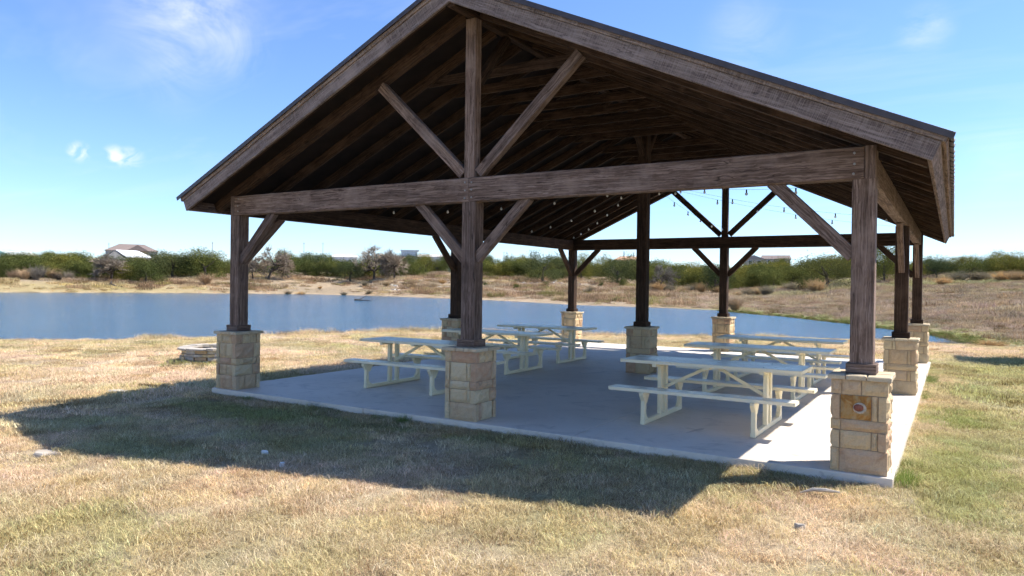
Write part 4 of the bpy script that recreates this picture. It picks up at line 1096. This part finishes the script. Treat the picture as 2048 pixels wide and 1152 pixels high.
tree('oak_tree', bpx(1085), 174, 7.2, 9.5, 'oak', 'largest dark oak left of the far left post', i=1)
tree('oak_tree', bpx(1236), 166, 7.0, 9.0, 'oak', 'dark oak leaning over rocks left of the centre post', i=2)
tree('oak_tree', bpx(1162), 190, 7.0, 6.0, 'juniper', 'pale green tree directly behind the far left post', i=4)
thicket(1290, 1720, 15, 165, 182, 5.2, 6.6, 1.6, 'juniper', 'front row juniper of the right thicket', 'junipers of the right thicket', marks=MK4)
thicket(1290, 1720, 16, 190, 215, 6.2, 7.6, 1.6, 'juniper', 'middle row juniper of the right thicket', 'junipers of the right thicket', marks=MK4)
thicket(1290, 1740, 14, 225, 260, 7.6, 9.0, 1.5, 'juniper', 'back row juniper of the right thicket', 'junipers of the right thicket', marks=MK4)
tree('oak_tree', bpx(1430), 150, 6.0, 8.0, 'oak', 'dark round oak left of the far middle post', i=0)
tree('oak_tree', bpx(1655), 140, 6.0, 10.5, 'oak', 'broad dark oak left of the right front post', i=1)
tree('bare_tree', bpx(1318), 150, 5.2, 6.5, 'bare', 'pale leafless tree right of the centre post', i=3)
tree('juniper_tree', bpx(1768), 150, 7.6, 7.0, 'juniper', 'tall pale green tree between the two right posts', i=2)
thicket(1830, 2160, 12, 150, 165, 3.6, 5.0, 1.7, 'juniper', 'front row juniper on the right crest', 'junipers on the right crest', marks=MK5)
thicket(1690, 2160, 14, 172, 200, 4.2, 5.6, 1.6, 'juniper', 'back row juniper on the right crest', 'junipers on the right crest', marks=MK5)
thicket(1860, 2140, 8, 126, 138, 2.0, 2.8, 1.3, 'buff', 'buff leafless shrub on the crest of the right hill', 'buff shrubs on the right crest', 'dry_shrub', 'shrub', marks=[(1930, 'nearest the roof corner'), (1990, 'midway to the picture edge'), (2050, 'at the picture edge'), (4000, 'beyond the picture edge')])
thicket(1300, 1440, 6, 142, 152, 2.2, 3.0, 1.3, 'buff', 'buff reed-like brush below the thicket right of the centre post', 'buff brush right of the centre post', 'dry_shrub', 'shrub')
thicket(1460, 1640, 8, 128, 145, 1.8, 3.0, 1.2, 'buff', 'buff brush below the thicket right of the far middle post', 'buff brush right of the far middle post', 'dry_shrub', 'shrub')
thicket(560, 900, 12, 152, 172, .9, 1.7, 1.5, 'buff', 'low dry shrub on the sandy bank between left and middle front posts', 'dry shrubs on the sandy bank', 'dry_shrub', 'shrub')
thicket(960, 1290, 12, 138, 160, 1.0, 2.0, 1.3, 'buff', 'low dry shrub below the rocks right of the middle front post', 'dry shrubs below the rocks', 'dry_shrub', 'shrub')
thicket(960, 1290, 6, 148, 165, 1.2, 2.0, 1.2, 'juniper', 'small green bush below the rocks right of the middle front post', 'green bushes below the rocks', 'juniper_bush', 'bush')
tree('dry_shrub', bpx(1470), 88, 1.7, 1.8, 'grey', 'dry grey shrub at the water edge beside the far middle post', 'shrub', i=0)
tree('dry_shrub', bpx(1905), 41.6, .55, 1.5, 'buff', 'low bare bush on the near shore right of the right posts', 'shrub', i=1)
tree('grass_clump', bpx(1985), 40.5, .55, 1.3, 'buff', 'big dry grass clump on the near shore at right edge', 'grass clump', i=2)
# distant woods
pts = []; 
n = 900; b = rng.uniform(-14, 74, n); d = rng.uniform(235, 700, n)
x = CAM.x-d*np.sin(np.radians(b)); y = CAM.y+d*np.cos(np.radians(b)); z, s, w = terrain(x, y); k = (s > 85) & (w < .5)
wood = bpy.data.meshes.new('distant_woods'); 
FARC = coll('woodland_crowns', [bpy.data.objects.new('woodland_crown', JM[i]) for i in range(4)]+[bpy.data.objects.new('woodland_crown', OM[0])])
wo = scatter('distant_woods', np.stack([x, y, z-.3], 1)[k], np.ones((k.sum(), 3)), rng.uniform(5.5, 7.5, n)[k], FARC, 'distant evergreen woods behind the lake'); wo['category'] = 'woods'
# limestone rubble on the bank
mb = MB(); r = random.Random(9)
for _ in range(420):
    b = bpx(r.choice([r.uniform(950, 1290), r.uniform(1000, 1240), r.uniform(950, 1290), r.uniform(780, 900)])); d = r.gauss(170, 7); x, y = bd(b, d); z = gz(x, y)
    s = r.uniform(.12, .42); V = [(x+q[0]*s*r.uniform(.7, 1.4), y+q[1]*s*r.uniform(.7, 1.3), z-.05+q[2]*s*.55*r.uniform(.6, 1.2)) for q in ((-1,-1,0),(1,-1,0),(1,1,0),(-1,1,0),(-.8,-.7,1),(.8,-.8,1),(.7,.8,1),(-.8,.7,1))]
    mb.add(V, [(4,5,6,7),(0,1,5,4),(1,2,6,5),(2,3,7,6),(3,0,4,7)])
tag(mb.build('limestone_rubble', LIME), 'white limestone rubble strewn along the far bank', 'rocks', kind='stuff')

# driftwood and stump
x, y = bd(bpx(725), 112)
mb = MB(); mb.tube([(-1.2, .1, .12), (-.3, 0, .05), (.9, .1, .04), (1.7, .2, -.05)], [.16, .11, .08, .04], 6); mb.tube([(-.6, 0, .06), (.1, .1, .45), (.7, .15, .85)], [.08, .06, .02], 5)
o = tag(mb.build('driftwood', DRIFT, None, (x, y, WZ)), 'dark dead branch sticking out of the lake', 'driftwood'); o.rotation_euler.z = YAW
x, y = bd(bpx(221), 173); mb = MB()
mb.tube([(-.3, 0, -.1), (.1, 0, .8), (.15, .1, 1.4)], [.35, .22, .05], 6); mb.tube([(0, 0, .7), (.9, .2, .2), (1.9, .2, .05), (3.0, 0, -.2)], [.2, .14, .09, .04], 5); mb.tube([(0, 0, .6), (-.9, 0, .2), (-2.2, .3, .12), (-4.0, .3, .1)], [.18, .12, .08, .03], 5); mb.tube([(-2.2, .3, .1), (-2.7, .3, .4), (-3.1, .2, .15)], [.06, .05, .02], 5)
o = tag(mb.build('fallen_tree', DRIFT, None, (x, y, gz(x, y))), 'fallen dead tree with a broken stump on the left bank', 'fallen tree'); o.rotation_euler.z = YAW+.4

# ------------------------------------------------------------------ buildings behind the trees
def prism_roof(mb, x0, x1, y0, y1, z0, z1, ridge='x', hip=0.0, over=.4):
    x0 -= over; x1 += over; y0 -= over; y1 += over
    if ridge == 'x':
        ym = (y0+y1)/2; V = [(x0,y0,z0),(x1,y0,z0),(x1,y1,z0),(x0,y1,z0),(x0+hip,ym,z1),(x1-hip,ym,z1)]
        mb.add(V, [(0,1,5,4),(2,3,4,5),(1,2,5),(3,0,4),(3,2,1,0)])
    else:
        xm = (x0+x1)/2; V = [(x0,y0,z0),(x1,y0,z0),(x1,y1,z0),(x0,y1,z0),(xm,y0+hip,z1),(xm,y1-hip,z1)]
        mb.add(V, [(0,4,5,3),(1,2,5,4),(0,1,4),(2,3,5),(3,2,1,0)])
def house(name, px, d, lab, cat='house'):
    b = bpx(px); x, y = bd(b, d)
    return tag(empty(name, (x, y, gz(x, y)-.2), math.radians(b)), lab, cat), gz(x, y)-.2
def wall(r, x0, x1, y0, y1, z1, mat, name='wall'):
    mb = MB(); mb.box((x0, y0, 0), (x1, y1, z1)); return mb.build(name, mat, r)
def window(r, x, z, y, w=1.2, h=1.3):
    mb = MB(); mb.box((x-w/2-.1, y-.05, z-h/2-.1), (x+w/2+.1, y-.003, z+h/2+.1)); f = mb.build('window', WHITE_WALL, r)
    mb = MB(); mb.box((x-w/2, y-.08, z-h/2), (x+w/2, y-.053, z+h/2)); mb.build('pane', WIN, f)
def zt(py, d, px): return 1.9+(567.98+(px-1024)*.01285-py)/1449.3*d     # height seen at a picture row, for proportions
# brown hip-roofed house
r, g = house('brown_roof_house', 263, 285, 'tan house with brown hipped roof above the left thicket')
ze = zt(508, 285, 263)-g; zr = zt(495.5, 285, 263)-g
wall(r, -8, 8, 0, 9, ze, GREY_WALL); mb = MB(); prism_roof(mb, -8, 8, 0, 9, ze, zr, 'x', 4.5); mb.build('roof', BROWN_ROOF, r)
mb = MB(); prism_roof(mb, -1.5, 5, -2.5, 4, ze-.2, zr-.5, 'y', 0); mb.build('gable_roof', BROWN_ROOF, r); mb = MB(); mb.add([(-1.2,-2.52,ze-.2),(4.7,-2.52,ze-.2),(1.75,-2.52,zr-.8)], [(0,1,2)]); mb.add([(-1.2,-2.4,ze-.2),(4.7,-2.4,ze-.2),(1.75,-2.4,zr-.8)], [(2,1,0)]); mb.build('gable_wall', GREY_WALL, r)
window(r, -4, ze-1.6, 0); window(r, 6.3, ze-1.6, 0)
# white metal roof barn
r, g = house('white_barn', 255, 225, 'grey barn with bright white metal roof among the left junipers', 'barn')
ze = zt(519.5, 225, 255)-g; zr = zt(507, 225, 255)-g
wall(r, -6, 5.6, 0, 7, ze, GREY_WALL); mb = MB(); V = [(-6.4,-.5,ze),(-2.4,-.5,zr),(4.2,6,zr),(6.4,6.4,ze),(2.0,-.5,ze)]
mb = MB(); mb.add([(-3.0,-.4,zr),(2.4,3.0,zr),(6.4,.6,ze-.05),(-.2,-.4,ze-.1)], [(0,3,2,1)]); mb.add([(-3.0,-.4,zr),(2.4,3.0,zr),(.4,7.0,ze),(-6.6,-.2,ze)], [(0,1,2,3)]); mb.build('roof', WHITE_METAL, r)
mb = MB(); mb.add([(-6.0,-.3,ze-.6),(-.4,-.3,ze-.6),(-3.0,-.3,zr-.15)], [(0,1,2)]); mb.build('gable_wall', GREY_WALL, r)
# far left roofs
r, g = house('pale_roof_house', 22, 270, 'low house with long pale green roof at far left horizon')
ze = zt(518, 270, 22)-g; zr = zt(510.5, 270, 22)-g; wall(r, -8, 6, 0, 8, ze, GREY_WALL); mb = MB(); prism_roof(mb, -8, 6, 0, 8, ze, zr, 'x', 1.5); mb.build('roof', PALE_ROOF, r)
r, g = house('teal_house', -6, 230, 'gabled house with teal trim cut off by the left picture edge')
ze = zt(517, 230, -6)-g; zr = zt(508, 230, -6)-g; wall(r, -3, 2, 0, 7, ze, WHITE_WALL); mb = MB(); prism_roof(mb, -3, 2, 0, 7, ze, zr, 'y', 0); mb.build('roof', TEAL, r)
# white tall building and low wing
r, g = house('white_building', 822, 250, 'tall white flat-roofed building right of the leafless trees', 'building')
zr = zt(500.5, 250, 822)-g; wall(r, -3.4, 2.0, 0, 6, zr-.35, WHITE_WALL); mb = MB(); mb.box((-3.7, -.4, zr-.35), (2.6, 6.4, zr)); mb.build('roof', WHITE_METAL, r)
window(r, .6, zr-5.6, 0, 1.0, 1.6)
r, g = house('low_pale_building', 868, 262, 'long low pale building right of the tall white building', 'building')
ze = zt(514, 262, 868)-g; zr = zt(508.5, 262, 868)-g; wall(r, -6, 9, 0, 8, ze, WHITE_WALL); mb = MB(); prism_roof(mb, -6, 9, 0, 8, ze, zr, 'x', 1); mb.build('roof', flat('pale_tan_roof', (.47, .44, .41)), r)
r, g = house('white_shed', 690, 262, 'low white roofed shed behind the middle junipers', 'shed')
ze = zt(515, 262, 690)-g; zr = zt(511, 262, 690)-g; wall(r, -4.5, 4, 0, 5, ze, WHITE_WALL); mb = MB(); prism_roof(mb, -4.5, 4, 0, 5, ze, zr, 'x', .5); mb.build('roof', WHITE_METAL, r)
# terracotta roof
r, g = house('terracotta_roof_house', 1247, 330, 'house with terracotta hipped roof left of the centre post')
ze = zt(521, 330, 1247)-g; zr = zt(512.5, 330, 1247)-g; wall(r, -4.5, 8, 0, 9, ze, GREY_WALL); rf = MB(); prism_roof(rf, -4.5, 8, 0, 9, ze, zr, 'x', 3); rf = rf.build('roof', ORANGE_ROOF, r)
mb = MB(); mb.box((-.2, 4, zr-.5), (.2, 4.4, zr+2.2)); mb.build('vent_pipe', POLE, rf); mb = MB(); mb.box((4.2, 4, zr-.5), (4.5, 4.3, zr+1.8)); mb.build('vent_pipe', POLE, rf)
# grey gabled houses
r, g = house('grey_gabled_house', 1508, 290, 'grey house with two steep gables above the right thicket')
ze = zt(521, 290, 1508)-g; zr = zt(513.5, 290, 1508)-g; wall(r, -4, 3.6, 0, 8, ze, GREY_WALL); mb = MB(); prism_roof(mb, -4, 3.6, 0, 8, ze, zr, 'y', 0, .3); mb.build('roof', GREY_ROOF, r)
window(r, -1.5, ze-1.2, 0); window(r, 1.6, ze-1.2, 0)
r, g = house('brown_gabled_house', 1548, 310, 'long house with brown roof beside the grey gabled house')
ze = zt(521, 310, 1548)-g; zr = zt(513.5, 310, 1548)-g; wall(r, -5, 6, 0, 9, ze, GREY_WALL); mb = MB(); prism_roof(mb, -5, 6, 0, 9, ze, zr, 'x', .5); mb.build('roof', BROWN_ROOF, r); window(r, -2, ze-1.1, 0); window(r, 2.5, ze-1.1, 0)
# utility poles
for px, py, d, lab in ((217, 494.5, 300, 'thin utility pole left of the brown roofed house'), (424, 489.5, 280, 'thin utility pole just left of the left front post'), (607, 487.5, 290, 'left of two thin utility poles above middle thicket'),
                   (645, 487.5, 290, 'right of two thin utility poles above middle thicket'), (1007, 503.5, 330, 'left of two thin poles right of the middle front post'), (1013, 503.5, 330, 'right of two thin poles right of the middle front post')):
    x, y = bd(bpx(px), d); g = gz(x, y); h = zt(py, d, px)-g
    mb = MB(); mb.tube([(0, 0, -.2), (0, 0, h)], [.12, .07], 7); mb.bar((-.5, 0, h-.5), (.5, 0, h-.5), .07, .08)
    tag(mb.build('utility_pole', POLE, None, (x, y, g)), lab, 'pole', 'utility poles on the horizon')

# ------------------------------------------------------------------ gazebo just outside the frame to the right; its shadow reaches the lawn
GC = (10.7, 18.95); gzz = gz(*GC)
GZ = tag(empty('gazebo', (GC[0], GC[1], gzz)), 'hexagonal timber gazebo right of the pavilion, throwing its shadow on the lawn', 'gazebo')
HR = 3.1
hx = [(HR*math.cos(math.radians(30+60*k)), HR*math.sin(math.radians(30+60*k))) for k in range(6)]
for k in range(6):
    p, q = hx[k], hx[(k+1) % 6]
    mb = MB(); mb.add([(p[0], p[1], 3.8), (q[0], q[1], 3.8), (0, 0, 5.0), (p[0], p[1], 3.72), (q[0], q[1], 3.72), (0, 0, 4.9)], [(0,1,2),(5,4,3),(0,3,4,1)]); mb.build('roof_panel', METAL_ROOF, GZ)
    timber('post', (p[0]*.86, p[1]*.86, -.1), (p[0]*.86, p[1]*.86, 3.70), .16, .16, WOOD, GZ, up=(0, 1, 0))
    timber('eave_beam', (p[0]*.86, p[1]*.86, 3.6), (q[0]*.86, q[1]*.86, 3.6), .09, .2, WOOD, GZ)
